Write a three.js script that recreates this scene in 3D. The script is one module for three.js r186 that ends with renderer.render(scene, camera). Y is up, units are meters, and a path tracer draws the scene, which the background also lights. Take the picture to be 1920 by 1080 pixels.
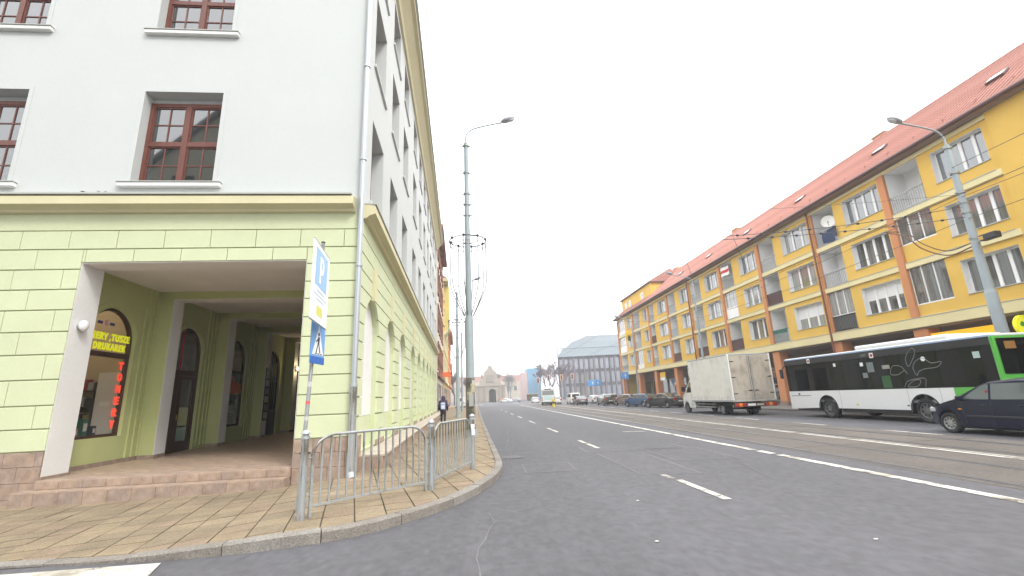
import * as THREE from 'three';
import { mergeGeometries, toCreasedNormals, mergeVertices } from 'three/addons/utils/BufferGeometryUtils.js';
import { RoundedBoxGeometry } from 'three/addons/geometries/RoundedBoxGeometry.js';
import { MarchingCubes } from 'three/addons/objects/MarchingCubes.js';
import { FontLoader } from 'three/addons/loaders/FontLoader.js';
import { TextGeometry } from 'three/addons/geometries/TextGeometry.js';

// ---------------------------------------------------------------- camera, sky, sun, exposure
const scene = new THREE.Scene();
const D2R = Math.PI / 180;
const camera = new THREE.PerspectiveCamera(65.52, 16 / 9, 0.05, 3000);
camera.position.set(0, 1.6, 0);
camera.rotation.set(13.733 * D2R, -4.598 * D2R, -2.4007 * D2R, 'YXZ');

const renderer = new THREE.WebGLRenderer({ antialias: true });
renderer.toneMapping = THREE.LinearToneMapping;
renderer.toneMappingExposure = 2.75;
renderer.shadowMap.enabled = true;

{ // even winter overcast: a little brighter overhead than at the horizon
  const W = 64, H = 32, d = new Float32Array(W * H * 4);
  for (let j = 0; j < H; j++) for (let i = 0; i < W; i++) {
    const el = ((j + 0.5) / H - 0.5) * Math.PI, k = Math.max(0, Math.sin(el));
    const v = 0.86 + 0.30 * k, o = (j * W + i) * 4;
    d[o] = v * 0.985; d[o + 1] = v * 0.998; d[o + 2] = v * 1.02; d[o + 3] = 1;
  }
  const t = new THREE.DataTexture(d, W, H, THREE.RGBAFormat, THREE.FloatType);
  t.mapping = THREE.EquirectangularReflectionMapping; t.magFilter = THREE.LinearFilter; t.minFilter = THREE.LinearFilter; t.needsUpdate = true;
  scene.background = t; scene.environment = t;
}
const sun = new THREE.DirectionalLight(new THREE.Color(1, 0.97, 0.92), 0.9);
sun.position.set(46, 80, 32); sun.target.position.set(0, 0, -30);
sun.castShadow = true; sun.shadow.radius = 30;
Object.assign(sun.shadow.camera, { left: -90, right: 90, top: 90, bottom: -90, near: 1, far: 300 });
sun.shadow.mapSize.set(2048, 2048);
scene.add(sun, sun.target);
scene.fog = new THREE.FogExp2(0xe9edf0, 0.0013);

// ---------------------------------------------------------------- helpers
let seed = 7;
const rnd = () => { seed = (seed + 0x6D2B79F5) | 0; let t = Math.imul(seed ^ (seed >>> 15), 1 | seed); t = (t + Math.imul(t ^ (t >>> 7), 61 | t)) ^ t; return ((t ^ (t >>> 14)) >>> 0) / 4294967296; };
const rr = (a, b) => a + (b - a) * rnd();
const lerp = (a, b, t) => a + (b - a) * t;
const sstep = (a, b, x) => { const t = Math.min(1, Math.max(0, (x - a) / (b - a))); return t * t * (3 - 2 * t); };
const V = (x, y, z) => new THREE.Vector3(x, y, z);

// tileable fractal value noise
function fbm(size, cells, oct, sd) {
  const out = new Float32Array(size * size); let amp = 1, tot = 0;
  for (let o = 0; o < oct; o++) {
    const n = cells << o; if (n > size) break;
    let s = sd * 1013 + o * 77; const r = () => { s = (Math.imul(s, 1664525) + 1013904223) | 0; return (s >>> 8) / 16777216; };
    const g = new Float32Array(n * n); for (let i = 0; i < n * n; i++) g[i] = r();
    for (let y = 0; y < size; y++) for (let x = 0; x < size; x++) {
      const u = x / size * n, v = y / size * n, x0 = Math.floor(u), y0 = Math.floor(v), fx = u - x0, fy = v - y0, a = fx * fx * (3 - 2 * fx), b = fy * fy * (3 - 2 * fy), x1 = (x0 + 1) % n, y1 = (y0 + 1) % n;
      out[y * size + x] += amp * lerp(lerp(g[y0 * n + x0], g[y0 * n + x1], a), lerp(g[y1 * n + x0], g[y1 * n + x1], a), b);
    }
    tot += amp; amp *= 0.55;
  }
  for (let i = 0; i < out.length; i++) out[i] /= tot;
  return out;
}
function tex(size, fn, metres, srgb = true) { // fn(i, x, y) -> [r, g, b] 0..1
  const d = new Uint8Array(size * size * 4);
  for (let y = 0; y < size; y++) for (let x = 0; x < size; x++) {
    const i = y * size + x, c = fn(i, x, y);
    d[i * 4] = Math.max(0, Math.min(255, c[0] * 255)); d[i * 4 + 1] = Math.max(0, Math.min(255, c[1] * 255)); d[i * 4 + 2] = Math.max(0, Math.min(255, c[2] * 255)); d[i * 4 + 3] = 255;
  }
  const t = new THREE.DataTexture(d, size, size, THREE.RGBAFormat);
  t.wrapS = t.wrapT = THREE.RepeatWrapping; t.magFilter = THREE.LinearFilter; t.minFilter = THREE.LinearMipmapLinearFilter; t.generateMipmaps = true;
  if (srgb) t.colorSpace = THREE.SRGBColorSpace;
  t.repeat.set(1 / metres, 1 / metres); t.needsUpdate = true;
  return t;
}
const N1 = fbm(512, 4, 7, 1), N2 = fbm(512, 8, 6, 2), N3 = fbm(512, 3, 3, 3), NF = fbm(512, 128, 3, 4);
const grey = (v) => [v, v, v];
const T = {
  plaster: tex(512, (i) => grey(0.95 + 0.07 * (N1[i] - 0.5) + 0.04 * (NF[i] - 0.5)), 3.2),
  smooth: tex(512, (i) => grey(0.97 + 0.022 * (N1[i] - 0.5) + 0.03 * (NF[i] - 0.5)), 4.1),
  road: tex(1024, (i, x, y) => { const st = N1[((y >> 4) % 512) * 512 + (x >> 1)], st2 = N2[((y >> 3) % 512) * 512 + ((x >> 1) + 200) % 512], lo = N3[(y >> 1) * 512 + (x >> 1)], f = NF[((y * 7 >> 1) % 512) * 512 + (x % 512)], v = 0.80 + 0.26 * (st - 0.5) + 0.10 * (st2 - 0.5) + 0.12 * (lo - 0.5) + 0.20 * (f - 0.5); return [v, v * 0.995, v]; }, 20),
  plasterB: tex(512, (i) => grey(0.5 + 0.4 * (NF[i] - 0.5) + 0.3 * (N2[i] - 0.5)), 1.1, false),
  dirty: tex(512, (i) => { const s = Math.max(0, N1[i] - 0.52) * 1.5, f = 0.16 * (NF[i] - 0.5); return [0.95 - s + f, 0.94 - s * 1.1 + f, 0.92 - s * 1.25 + f]; }, 2.3),
  asphalt: tex(1024, (i, x, y) => { const j = ((y >> 1) * 512) + (x >> 1); const r = NF[(y % 512) * 512 + (x % 512)]; const v = 0.80 + 0.20 * (N3[j] - 0.5) + 0.22 * (N1[j] - 0.5) + 0.30 * (r - 0.5); return [v, v * 0.99, v * 1.0]; }, 9),
  asphaltB: tex(512, (i) => grey(NF[i]), 0.9, false),
  slab: tex(512, (i) => { const f = 0.45 * (NF[i] - 0.5), s = 0.35 * (N1[i] - 0.5), g = 0.1 * (N2[i] - 0.5); return [0.88 + f + s * 0.6, 0.875 + f + s * 0.6, 0.87 + f + s * 0.6 - g * 0.3]; }, 1.3),
  stone: tex(512, (i) => { const f = 0.22 * (NF[i] - 0.5), s = 0.26 * (N2[i] - 0.5), h = 0.12 * (N1[i] - 0.5); return [0.88 + f + s, 0.86 + f + s - h * 0.4, 0.85 + f + s - h]; }, 0.9),
  tarp: tex(512, (i, x, y) => { const f = 0.05 * (NF[i] - 0.5), s = 0.25 * Math.max(0, N1[i] - 0.5) + 0.1 * Math.max(0, N2[i] - 0.45); return [0.95 + f - s, 0.945 + f - s * 1.05, 0.93 + f - s * 1.2]; }, 2.7),
  grime: tex(512, (i, x, y) => { const k = N2[(Math.floor(y / 8) % 512) * 512 + ((x * 2) % 512)], s = 0.45 * Math.max(0, N1[i] - 0.42) + 0.3 * Math.max(0, k - 0.5); return [0.96 - s, 0.95 - s * 1.04, 0.93 - s * 1.1]; }, 2.1),
  wear: tex(512, (i) => { const k = N2[i] + 0.5 * (NF[i] - 0.5); return grey(k > 0.72 ? 0.25 : k > 0.63 ? 0.65 : 1); }, 1.7, false),
  wood: tex(256, (i, x, y) => { const v = 0.85 + 0.3 * (N2[(y % 512) * 512 + ((x * 7) % 512)] - 0.5); return [v, v * 0.97, v * 0.95]; }, 0.6),
  curtain: tex(256, (i, x) => grey(0.86 + 0.10 * Math.sin(x / 256 * Math.PI * 2 * 9 + 2 * Math.sin(x / 256 * Math.PI * 6)) + 0.06 * (NF[i % 262144] - 0.5)), 1.2),
};
T.road.repeat.set(1 / 20, 1 / 70);
const C = (r, g, b) => new THREE.Color().setRGB(r, g, b);
const mat = (r, g, b, o = {}) => new THREE.MeshStandardMaterial({ color: C(r, g, b), roughness: 0.85, ...o });
const plast = (r, g, b) => mat(r, g, b, { map: T.plaster, bumpMap: T.plasterB, bumpScale: 0.004, roughness: 0.93 });
const glass = (r, g, b, o = {}) => new THREE.MeshPhysicalMaterial({ color: C(r, g, b), roughness: 0.03, ior: 2.2, clearcoat: 0.6, clearcoatRoughness: 0.03, ...o });
const paint = (r, g, b, o = {}) => new THREE.MeshPhysicalMaterial({ color: C(r, g, b), roughness: 0.38, clearcoat: 0.8, clearcoatRoughness: 0.08, ...o });
const M = {
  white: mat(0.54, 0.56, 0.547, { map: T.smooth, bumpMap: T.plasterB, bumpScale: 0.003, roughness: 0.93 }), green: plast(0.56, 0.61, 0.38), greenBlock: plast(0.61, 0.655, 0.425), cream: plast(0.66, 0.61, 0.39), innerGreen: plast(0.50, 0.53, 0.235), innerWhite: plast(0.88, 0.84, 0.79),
  jamb: plast(0.80, 0.795, 0.775), yellow: plast(0.765, 0.495, 0.105), orange: plast(0.62, 0.27, 0.125), band: plast(0.79, 0.70, 0.40), logg: plast(0.86, 0.86, 0.85), paleYellow: plast(0.78, 0.62, 0.25),
  sill: mat(0.40, 0.41, 0.38, { roughness: 0.6 }), zinc: mat(0.42, 0.45, 0.47, { metalness: 0.55, roughness: 0.45 }), galv: mat(0.40, 0.43, 0.45, { metalness: 0.45, roughness: 0.5, map: T.dirty }),
  pole: mat(0.34, 0.395, 0.42, { roughness: 0.55, map: T.plaster }), steel: mat(0.33, 0.32, 0.31, { metalness: 0.8, roughness: 0.38 }), dark: mat(0.03, 0.03, 0.035, { roughness: 0.6 }), blackMetal: mat(0.025, 0.026, 0.03, { roughness: 0.5 }),
  frameBrown: mat(0.20, 0.065, 0.045, { roughness: 0.5, map: T.wood }), frameDark: mat(0.085, 0.034, 0.026, { roughness: 0.45, map: T.wood }), pvc: mat(0.78, 0.78, 0.77, { roughness: 0.4 }),
  pane: glass(0.02, 0.024, 0.026), paneSky: glass(0.10, 0.115, 0.125), paneCurtain: glass(0.36, 0.37, 0.36, { map: T.curtain, clearcoat: 0.9, ior: 1.6 }), paneMid: glass(0.13, 0.135, 0.125, { map: T.curtain }), paneDark: glass(0.03, 0.035, 0.032),
  clear: new THREE.MeshPhysicalMaterial({ color: 0xffffff, roughness: 0.0, transmission: 1, thickness: 0, ior: 1.5 }),
  stone: mat(0.415, 0.32, 0.25, { map: T.stone, roughness: 0.75 }), stone2: mat(0.445, 0.345, 0.268, { map: T.stone, roughness: 0.75 }), stone3: mat(0.39, 0.305, 0.245, { map: T.stone, roughness: 0.75 }), ledge: mat(0.56, 0.50, 0.42, { map: T.stone, roughness: 0.8 }),
  kerb: mat(0.27, 0.245, 0.215, { map: T.slab, roughness: 0.9 }), kerb2: mat(0.30, 0.28, 0.25, { map: T.slab, roughness: 0.9 }), joint: mat(0.10, 0.088, 0.068, { map: T.slab }),
  asphalt: mat(0.158, 0.156, 0.168, { map: T.road, bumpMap: T.asphaltB, bumpScale: 0.004, roughness: 0.82 }), concreteBed: mat(0.175, 0.155, 0.132, { map: T.asphalt, bumpMap: T.asphaltB, bumpScale: 0.003 }), patch: mat(0.167, 0.164, 0.176, { map: T.road, roughness: 0.85 }), seal: mat(0.225, 0.22, 0.225, { map: T.asphalt }),
  line: mat(0.60, 0.59, 0.56, { map: T.dirty, alphaMap: T.wear, transparent: true, roughness: 0.75 }), lineWorn: mat(0.42, 0.41, 0.395, { map: T.dirty, alphaMap: T.wear, transparent: true, roughness: 0.8 }), paper: mat(0.5, 0.5, 0.47),
  tile: mat(0.50, 0.245, 0.20, { roughness: 0.75, map: T.stone }), gutter: mat(0.12, 0.06, 0.055, { roughness: 0.5 }), pipeRed: mat(0.20, 0.062, 0.045, { roughness: 0.5 }),
  tyre: mat(0.022, 0.022, 0.023, { roughness: 0.85 }), rim: mat(0.42, 0.43, 0.44, { metalness: 0.6, roughness: 0.35 }), rimDark: mat(0.16, 0.16, 0.165, { metalness: 0.5, roughness: 0.5 }),
  tail: mat(0.40, 0.02, 0.015, { roughness: 0.25 }), amber: mat(0.65, 0.22, 0.03, { roughness: 0.25 }), headlamp: glass(0.5, 0.52, 0.54, { ior: 1.5 }), plate: mat(0.65, 0.65, 0.62, { roughness: 0.5 }), wire: mat(0.05, 0.05, 0.055, { roughness: 0.6 }),
  signBlue: mat(0.11, 0.31, 0.66, { roughness: 0.35 }), signWhite: mat(0.74, 0.75, 0.76, { roughness: 0.35 }), signGrey: mat(0.33, 0.34, 0.35, { roughness: 0.5 }),
};

const used = {};
const numbered = (n) => { used[n] = (used[n] ?? -1) + 1; return used[n] ? `${n}_${String(used[n]).padStart(3, '0')}` : n; };
const shade = (o) => { o.traverse((c) => { if (c.isMesh) { c.castShadow = true; c.receiveShadow = true; } }); return o; };
function thing(name, label, category, pos = [0, 0, 0], turn = 0, group) {
  const o = new THREE.Group(); o.name = numbered(name); o.position.set(...pos); o.rotation.y = turn;
  o.userData = { label, category }; if (group) o.userData.group = group; scene.add(o); return o;
}
function struct(name, geo, m) { const o = geo ? new THREE.Mesh(geo, m) : new THREE.Group(); o.name = numbered(name); o.userData = { kind: 'structure', label: name.replace(/_/g, ' ') }; scene.add(o); return o; }
function single(name, label, category, geo, m, group) { const o = new THREE.Mesh(geo, m); o.name = numbered(name); o.userData = { label, category }; if (group) o.userData.group = group; scene.add(o); return o; }
function part(parent, name, geo, m, label) { const o = new THREE.Mesh(geo, m); o.name = name; if (label) o.userData.label = label; parent.add(o); return o; }
function sub(parent, name, pos = [0, 0, 0], turn = 0) { const o = new THREE.Group(); o.name = name; o.position.set(...pos); o.rotation.y = turn; parent.add(o); return o; }
function copy(o, label) { const c = o.clone(); c.name = numbered(o.name.replace(/_\d{3}$/, '')); c.userData = { ...o.userData }; if (label) c.userData.label = label; scene.add(c); return c; }

// uv in metres by the way each face points
function muv(g0) {
  const g = g0.index ? g0.toNonIndexed() : g0, p = g.attributes.position, n = p.count, uv = new Float32Array(n * 2);
  const a = V(), b = V(), c = V();
  for (let i = 0; i < n; i += 3) {
    a.fromBufferAttribute(p, i); b.fromBufferAttribute(p, i + 1); c.fromBufferAttribute(p, i + 2);
    const nx = Math.abs((b.y - a.y) * (c.z - a.z) - (b.z - a.z) * (c.y - a.y)), ny = Math.abs((b.z - a.z) * (c.x - a.x) - (b.x - a.x) * (c.z - a.z)), nz = Math.abs((b.x - a.x) * (c.y - a.y) - (b.y - a.y) * (c.x - a.x));
    for (let k = 0; k < 3; k++) {
      const j = i + k, x = p.getX(j), y = p.getY(j), z = p.getZ(j);
      if (ny >= nx && ny >= nz) { uv[j * 2] = x; uv[j * 2 + 1] = z; } else if (nx >= nz) { uv[j * 2] = z; uv[j * 2 + 1] = y; } else { uv[j * 2] = x; uv[j * 2 + 1] = y; }
    }
  }
  g.setAttribute('uv', new THREE.BufferAttribute(uv, 2)); return g;
}
const bx = (x0, x1, y0, y1, z0, z1) => muv(new THREE.BoxGeometry(x1 - x0, y1 - y0, z1 - z0).translate((x0 + x1) / 2, (y0 + y1) / 2, (z0 + z1) / 2));
function rb(x0, x1, y0, y1, z0, z1, r = 0.02, s = 1) { const w = x1 - x0, h = y1 - y0, d = z1 - z0; return muv(new RoundedBoxGeometry(w, h, d, s, Math.min(r, w / 2.01, h / 2.01, d / 2.01)).translate((x0 + x1) / 2, (y0 + y1) / 2, (z0 + z1) / 2)); }
const merge = (l) => mergeGeometries(l.map((g) => { const q = g.index ? g.toNonIndexed() : g; for (const k of Object.keys(q.attributes)) if (!['position', 'normal', 'uv'].includes(k)) q.deleteAttribute(k); return q; }));
const shp = (pts, holes = []) => { const s = new THREE.Shape(pts.map((p) => new THREE.Vector2(p[0], p[1]))); for (const h of holes) s.holes.push(new THREE.Path(h.map((p) => new THREE.Vector2(p[0], p[1])))); return s; };
const ext = (pts, depth, holes = [], o = {}) => muv(new THREE.ExtrudeGeometry(shp(pts, holes), { depth, bevelEnabled: false, curveSegments: 12, ...o }));
const cyl = (r0, r1, x, y0, y1, z, n = 16) => new THREE.CylinderGeometry(r1, r0, y1 - y0, n).translate(x, (y0 + y1) / 2, z);
function rod(a, b, r, n = 8, r2 = r) { const d = b.clone().sub(a), g = new THREE.CylinderGeometry(r2, r, d.length(), n, 1); g.applyQuaternion(new THREE.Quaternion().setFromUnitVectors(V(0, 1, 0), d.clone().normalize())); g.translate((a.x + b.x) / 2, (a.y + b.y) / 2, (a.z + b.z) / 2); return g; }
const tube = (pts, r, seg = 24, n = 6, closed = false) => new THREE.TubeGeometry(new THREE.CatmullRomCurve3(pts, closed, 'centripetal'), seg, r, n, closed);
const rect = (x0, y0, x1, y1) => [[x0, y0], [x1, y0], [x1, y1], [x0, y1]];
function arch(c, r, y0, spring, n = 14) { const p = [[c - r, y0], [c + r, y0]]; for (let i = 0; i <= n; i++) { const a = i / n * Math.PI; p.push([c + r * Math.cos(a), spring + r * Math.sin(a)]); } return p; }
function sheet(pts, y) { // flat polygon on the ground, pts [x, z]
  const g = new THREE.ShapeGeometry(shp(pts.map(([x, z]) => [x, -z]))); g.rotateX(-Math.PI / 2); g.translate(0, y, 0); return muv(g);
}
const font = await new FontLoader().loadAsync('fonts/droid/droid_sans_bold.typeface.json');
function text(str, size, depth = 0.006, fat = 0) { const g = new TextGeometry(str, { font, size, depth, curveSegments: 4, bevelEnabled: fat > 0, bevelSize: fat, bevelThickness: 0.002, bevelSegments: 1 }); g.computeBoundingBox(); return g; }

// ---------------------------------------------------------------- ground, road, tracks, markings
struct('ground', muv(new THREE.PlaneGeometry(2600, 2600).rotateX(-Math.PI / 2).translate(0, -0.25, -200)), mat(0.16, 0.155, 0.145, { map: T.asphalt }));
const hRoad = (x, z) => -0.1 * sstep(-2, -9, x) * sstep(-14, -10, z);
const kh = (x) => lerp(0.035, 0.13, sstep(-4.6, -2.2, x));
const hp = (x, z) => hRoad(x, z) + kh(x) - 0.0;
{
  const g = new THREE.PlaneGeometry(150, 330, 150, 60); g.rotateX(-Math.PI / 2); g.translate(15, 0, -135);
  const p = g.attributes.position; for (let i = 0; i < p.count; i++) p.setY(i, hRoad(p.getX(i), p.getZ(i)));
  g.computeVertexNormals(); const q = muv(g); struct('road', q, M.asphalt);
}
const ptsX = (f, w, z0, z1, n = 10) => { const a = [], b = []; for (let i = 0; i <= n; i++) { const z = lerp(z0, z1, i / n); a.push([f(z) - w / 2, z]); b.push([f(z) + w / 2, z]); } return a.concat(b.reverse()); };
const xl1 = (z) => 6.98 + 0.0145 * -z, xl2 = (z) => 10.42 + 0.036 * -z - 0.00006 * z * z, xr = (o) => (z) => o + 0.016 * -z;
struct('tram_bed', sheet(ptsX((z) => 10.55 + 0.02 * -z, 5.75, 6, -130, 14), 0.004), M.concreteBed);
{
  const t = struct('tram_track');
  for (const o of [7.97, 9.41, 11.22, 12.66]) {
    const rail = (dx, w, y) => sheet(ptsX((z) => xr(o)(z) + dx, w, 6, -130, 14), y);
    part(t, 'rail_head', rail(0, 0.062, 0.012), M.steel); part(t, 'rail_groove', rail(0.062, 0.045, 0.009), M.dark); part(t, 'rail_lip', rail(0.094, 0.018, 0.0105), M.steel);
    part(t, 'asphalt_seam', rail(-0.075, 0.07, 0.0075), M.asphalt);
  }
  // joints between the concrete panels of the tram bed
  for (let z = -6; z > -40; z -= 6) { part(t, 'bed_joint', sheet([[7.75 - z * 0.016, z], [13.35 - z * 0.016, z], [13.35 - z * 0.016, z - 0.025], [7.75 - z * 0.016, z - 0.025]], 0.0066), M.joint); }
}
{
  const t = struct('road_marking');
  const mk = (name, pts, y = 0.008, m = M.line) => part(t, name, sheet(pts, y), m);
  mk('solid_line', ptsX(xl1, 0.2, 4, -10.9)); mk('solid_line', ptsX(xl1, 0.19, -11.15, -11.75)); mk('solid_line', ptsX(xl1, 0.2, -12.0, -95));
  mk('solid_line', ptsX((z) => xl2(z) - 0.09, 0.13, 2, -105), 0.0135); mk('solid_line', ptsX((z) => xl2(z) + 0.1, 0.12, 2, -105), 0.0135, M.lineWorn);
  const xd = (z) => 3.72 + 0.012 * z;
  mk('lane_dash', ptsX(xd, 0.13, -6.95, -8.6, 2)); mk('worn_dash', ptsX((z) => xd(z) - 0.05, 0.12, -8.75, -9.2, 2), 0.008, M.lineWorn);
  for (const [a, b] of [[-14.1, -16.7], [-20.9, -23.8], [-28.6, -31.8], [-36.5, -39.7], [-44.5, -47.7], [-53, -56], [-62, -65]]) mk('lane_dash', ptsX(xd, 0.13, a, b, 2));
  const xq = (z) => 13.1 + 0.042 * -z;
  for (let k = 0; k < 11; k++) mk('lane_dash', ptsX(xq, 0.14, -8.1 - k * 4.85, -10.3 - k * 4.85, 2));
  mk('turn_dash', [[6.0, -19.3], [6.9, -19.0], [6.9, -19.25], [6.0, -19.55]], 0.008, M.lineWorn);
  // bar of the crossing at the dropped kerb
  const zg = new THREE.PlaneGeometry(1, 1, 24, 4); { const p = zg.attributes.position; for (let i = 0; i < p.count; i++) { const u = p.getX(i) + 0.5, v = p.getY(i) + 0.5; const x = lerp(-9.5, lerp(-3.25, -3.52, v), u), z = lerp(-4.95, lerp(-6.0, -5.74, u), v); p.setXYZ(i, x, hRoad(x, z) + 0.009, z); } zg.computeVertexNormals(); }
  part(t, 'crossing_bar', muv(zg), M.line);
  // patches cut into the asphalt, sealed round the edge
  const ring = (x0, z0, x1, z1, w, sk) => { const o = [[x0, z0], [x1, z0 + sk], [x1 + 0.05, z1 + sk], [x0 + 0.03, z1]], i = [[x0 + w, z0 - w], [x1 - w, z0 + sk - w], [x1 - w + 0.05, z1 + sk + w], [x0 + w + 0.03, z1 + w]]; return [o, i]; };
  for (const [x0, z0, x1, z1, sk] of [[3.0, -13.2, 5.9, -14.6, 0.1], [3.15, -9.3, 4.35, -12.9, 0.15], [4.6, -10.9, 6.1, -13.4, 0.2], [0.95, -10.3, 2.1, -11.6, 0.05]]) {
    const [o, i] = ring(x0, z0, x1, z1, 0.045, sk); mk('asphalt_patch', o, 0.0025, M.patch);
    for (let k = 0; k < 4; k++) { const l = (k + 1) % 4; if (rnd() < 0.85) mk('patch_seal', [o[k], o[l], i[l], i[k]], 0.0045 + k * 0.0004, M.seal); }
  }
  // sealed cracks
  for (const [x, z, dx, dz, n] of [[-0.05, -4.3, 0.02, -0.3, 9], [1.6, -11.9, 0.32, -0.1, 6], [5.2, -8.2, 0.1, -0.5, 9], [0.9, -16, 0.03, -0.9, 9], [4.9, -17, -0.02, -1.1, 10], [9.9, -6.5, 0.02, -0.6, 8]]) { const L = [], R = []; let px = x, pz = z; for (let i = 0; i <= n; i++) { const w = rr(0.005, 0.012); L.push([px - w, pz]); R.push([px + w, pz + 0.004]); px += dx + rr(-0.07, 0.07); pz += dz * rr(0.8, 1.2); } mk('crack_seal', L.concat(R.reverse()), 0.0058, M.seal); }
  mk('asphalt_patch', [[-0.25, -4.2], [0.0, -4.4], [0.1, -6.9], [-0.12, -6.85]], 0.003, M.patch);
}
{ // manhole and street drain by the kerb
  const t = thing('manhole_cover', 'round iron manhole cover set in the asphalt near the kerb bend', 'manhole', [0.85, 0.004, -13.0]);
  part(t, 'rim', new THREE.RingGeometry(0.27, 0.34, 28).rotateX(-Math.PI / 2).translate(0, 0.006, 0), M.patch);
  part(t, 'lid', new THREE.CylinderGeometry(0.265, 0.265, 0.02, 28).translate(0, -0.002, 0), mat(0.10, 0.09, 0.085, { roughness: 0.6, map: T.stone }));
  for (let i = -2; i <= 2; i++) part(t, 'rib', bx(-0.2, 0.2, 0.008, 0.013, i * 0.09 - 0.015, i * 0.09 + 0.015), M.rimDark);
}
for (const [x, z] of [[1.9, -5.3], [4.1, -4.9], [2.35, -7.2], [-0.9, -4.6]]) { const g = new THREE.IcosahedronGeometry(0.02, 1); g.scale(1.3, 0.35, 0.8); single('paper_scrap', 'tiny pale scrap of litter lying on the asphalt', 'litter', g, M.paper, 'scraps of litter on the road').position.set(x, 0.008, z); }

// ---------------------------------------------------------------- kerb and pavement on the corner
const kerbPts = [[-16, -6.15], [-9, -6.12], [-5.5, -6.06], [-4.4, -5.93], [-3.4, -5.84], [-2.59, -5.9], [-1.61, -6.23], [-1.05, -6.75], [-0.44, -7.57], [0.17, -9.1], [0.46, -10.6], [0.5, -12.4], [0.47, -14.2], [0.36, -21.4], [0.2, -34], [-0.1, -65], [-0.8, -125]];
const kerbCurve = new THREE.CatmullRomCurve3(kerbPts.map(([x, z]) => V(x, 0, z)), false, 'centripetal');
const KL = kerbCurve.getLength(); kerbCurve.arcLengthDivisions = 2000;
const kAt = (s) => { const u = Math.min(1, Math.max(0, s / KL)), p = kerbCurve.getPointAt(u), t = kerbCurve.getTangentAt(u); return { p, n: V(t.z, 0, -t.x) }; };
function loftStrip(s0, s1, n, prof) { // prof(x, z) -> [[offset, y] ...] closed outline
  const rings = []; for (let i = 0; i <= n; i++) { const { p, n: nn } = kAt(lerp(s0, s1, i / n)); const pr = prof(p.x, p.z); rings.push(pr.map(([o, y]) => V(p.x + nn.x * o, y, p.z + nn.z * o))); }
  const pos = [], m = rings[0].length, tri = (a, b, c) => pos.push(a.x, a.y, a.z, b.x, b.y, b.z, c.x, c.y, c.z);
  for (let i = 0; i < n; i++) for (let j = 0; j < m; j++) { const k = (j + 1) % m, a = rings[i][j], b = rings[i][k], c = rings[i + 1][k], d = rings[i + 1][j]; tri(a, b, c); tri(a, c, d); }
  for (const [r, f] of [[rings[0], 1], [rings[n], -1]]) for (let j = 1; j < m - 1; j++) f > 0 ? tri(r[0], r[j + 1], r[j]) : tri(r[0], r[j], r[j + 1]);
  const g = new THREE.BufferGeometry(); g.setAttribute('position', new THREE.Float32BufferAttribute(pos, 3)); g.computeVertexNormals(); return muv(g);
}
const KW = 0.16;
{
  const t = struct('kerb'); let s = 4;
  const prof = (dy) => (x, z) => { const r = hRoad(x, z), h = r + kh(x) + 0.006 + dy, c = Math.min(0.018, kh(x) * 0.3); return [[0, r - 0.1], [0, h - c], [c, h], [KW, h], [KW, r - 0.1]]; };
  let k = 0;
  for (; s < 52; k++) { const l = rr(0.92, 1.08); part(t, 'kerb_stone', loftStrip(s + 0.006, s + l - 0.006, 3, prof(rr(-0.006, 0.006))), k % 3 ? M.kerb : M.kerb2); s += l; }
  part(t, 'far_kerb_run', loftStrip(s, KL - 0.2, 40, prof(0)), M.kerb);
  part(t, 'kerb_bed', loftStrip(4, KL - 0.2, 90, (x, z) => { const r = hRoad(x, z), h = r + kh(x) - 0.012; return [[0.01, r - 0.12], [0.01, h - 0.015], [KW + 0.02, h - 0.015], [KW + 0.02, r - 0.12]]; }), M.joint);
}
const CORNER = V(-2.79, 0, -10.38), SA = 2.4 * D2R, FA = 0.8 * D2R;
const sideAt = (s, o = 0) => [CORNER.x - Math.sin(SA) * s + Math.cos(SA) * o, CORNER.z - Math.cos(SA) * s - Math.sin(SA) * o];
const pavePoly = []; for (let s = 5; s < 60; s += 0.5) { const { p, n } = kAt(s); pavePoly.push([p.x + n.x * (KW + 0.012), p.z + n.z * (KW + 0.012)]); }
const farEnd = pavePoly[pavePoly.length - 1];
const fineEnd = sideAt(-(farEnd[1] - CORNER.z) / Math.cos(SA), -0.3);
pavePoly.push([fineEnd[0], farEnd[1]], sideAt(0.4, -0.3), [pavePoly[0][0], -10.6]);
function clipConvex(subject, clip) {
  let out = subject;
  for (let i = 0; i < clip.length && out.length; i++) {
    const a = clip[i], b = clip[(i + 1) % clip.length], inp = out; out = [];
    const sd = (p) => (b[0] - a[0]) * (p[1] - a[1]) - (b[1] - a[1]) * (p[0] - a[0]);
    for (let j = 0; j < inp.length; j++) {
      const p = inp[j], q = inp[(j + 1) % inp.length], sp = sd(p), sq = sd(q);
      if (sp >= 0) out.push(p);
      if ((sp >= 0) !== (sq >= 0)) { const t = sp / (sp - sq); out.push([p[0] + (q[0] - p[0]) * t, p[1] + (q[1] - p[1]) * t]); }
    }
  }
  return out.filter((p, i) => { const q = out[(i + 1) % out.length]; return Math.hypot(p[0] - q[0], p[1] - q[1]) > 0.003; });
}
const areaOf = (p) => { let a = 0; for (let i = 0; i < p.length; i++) { const q = p[(i + 1) % p.length]; a += p[i][0] * q[1] - q[0] * p[i][1]; } return a / 2; };
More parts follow.
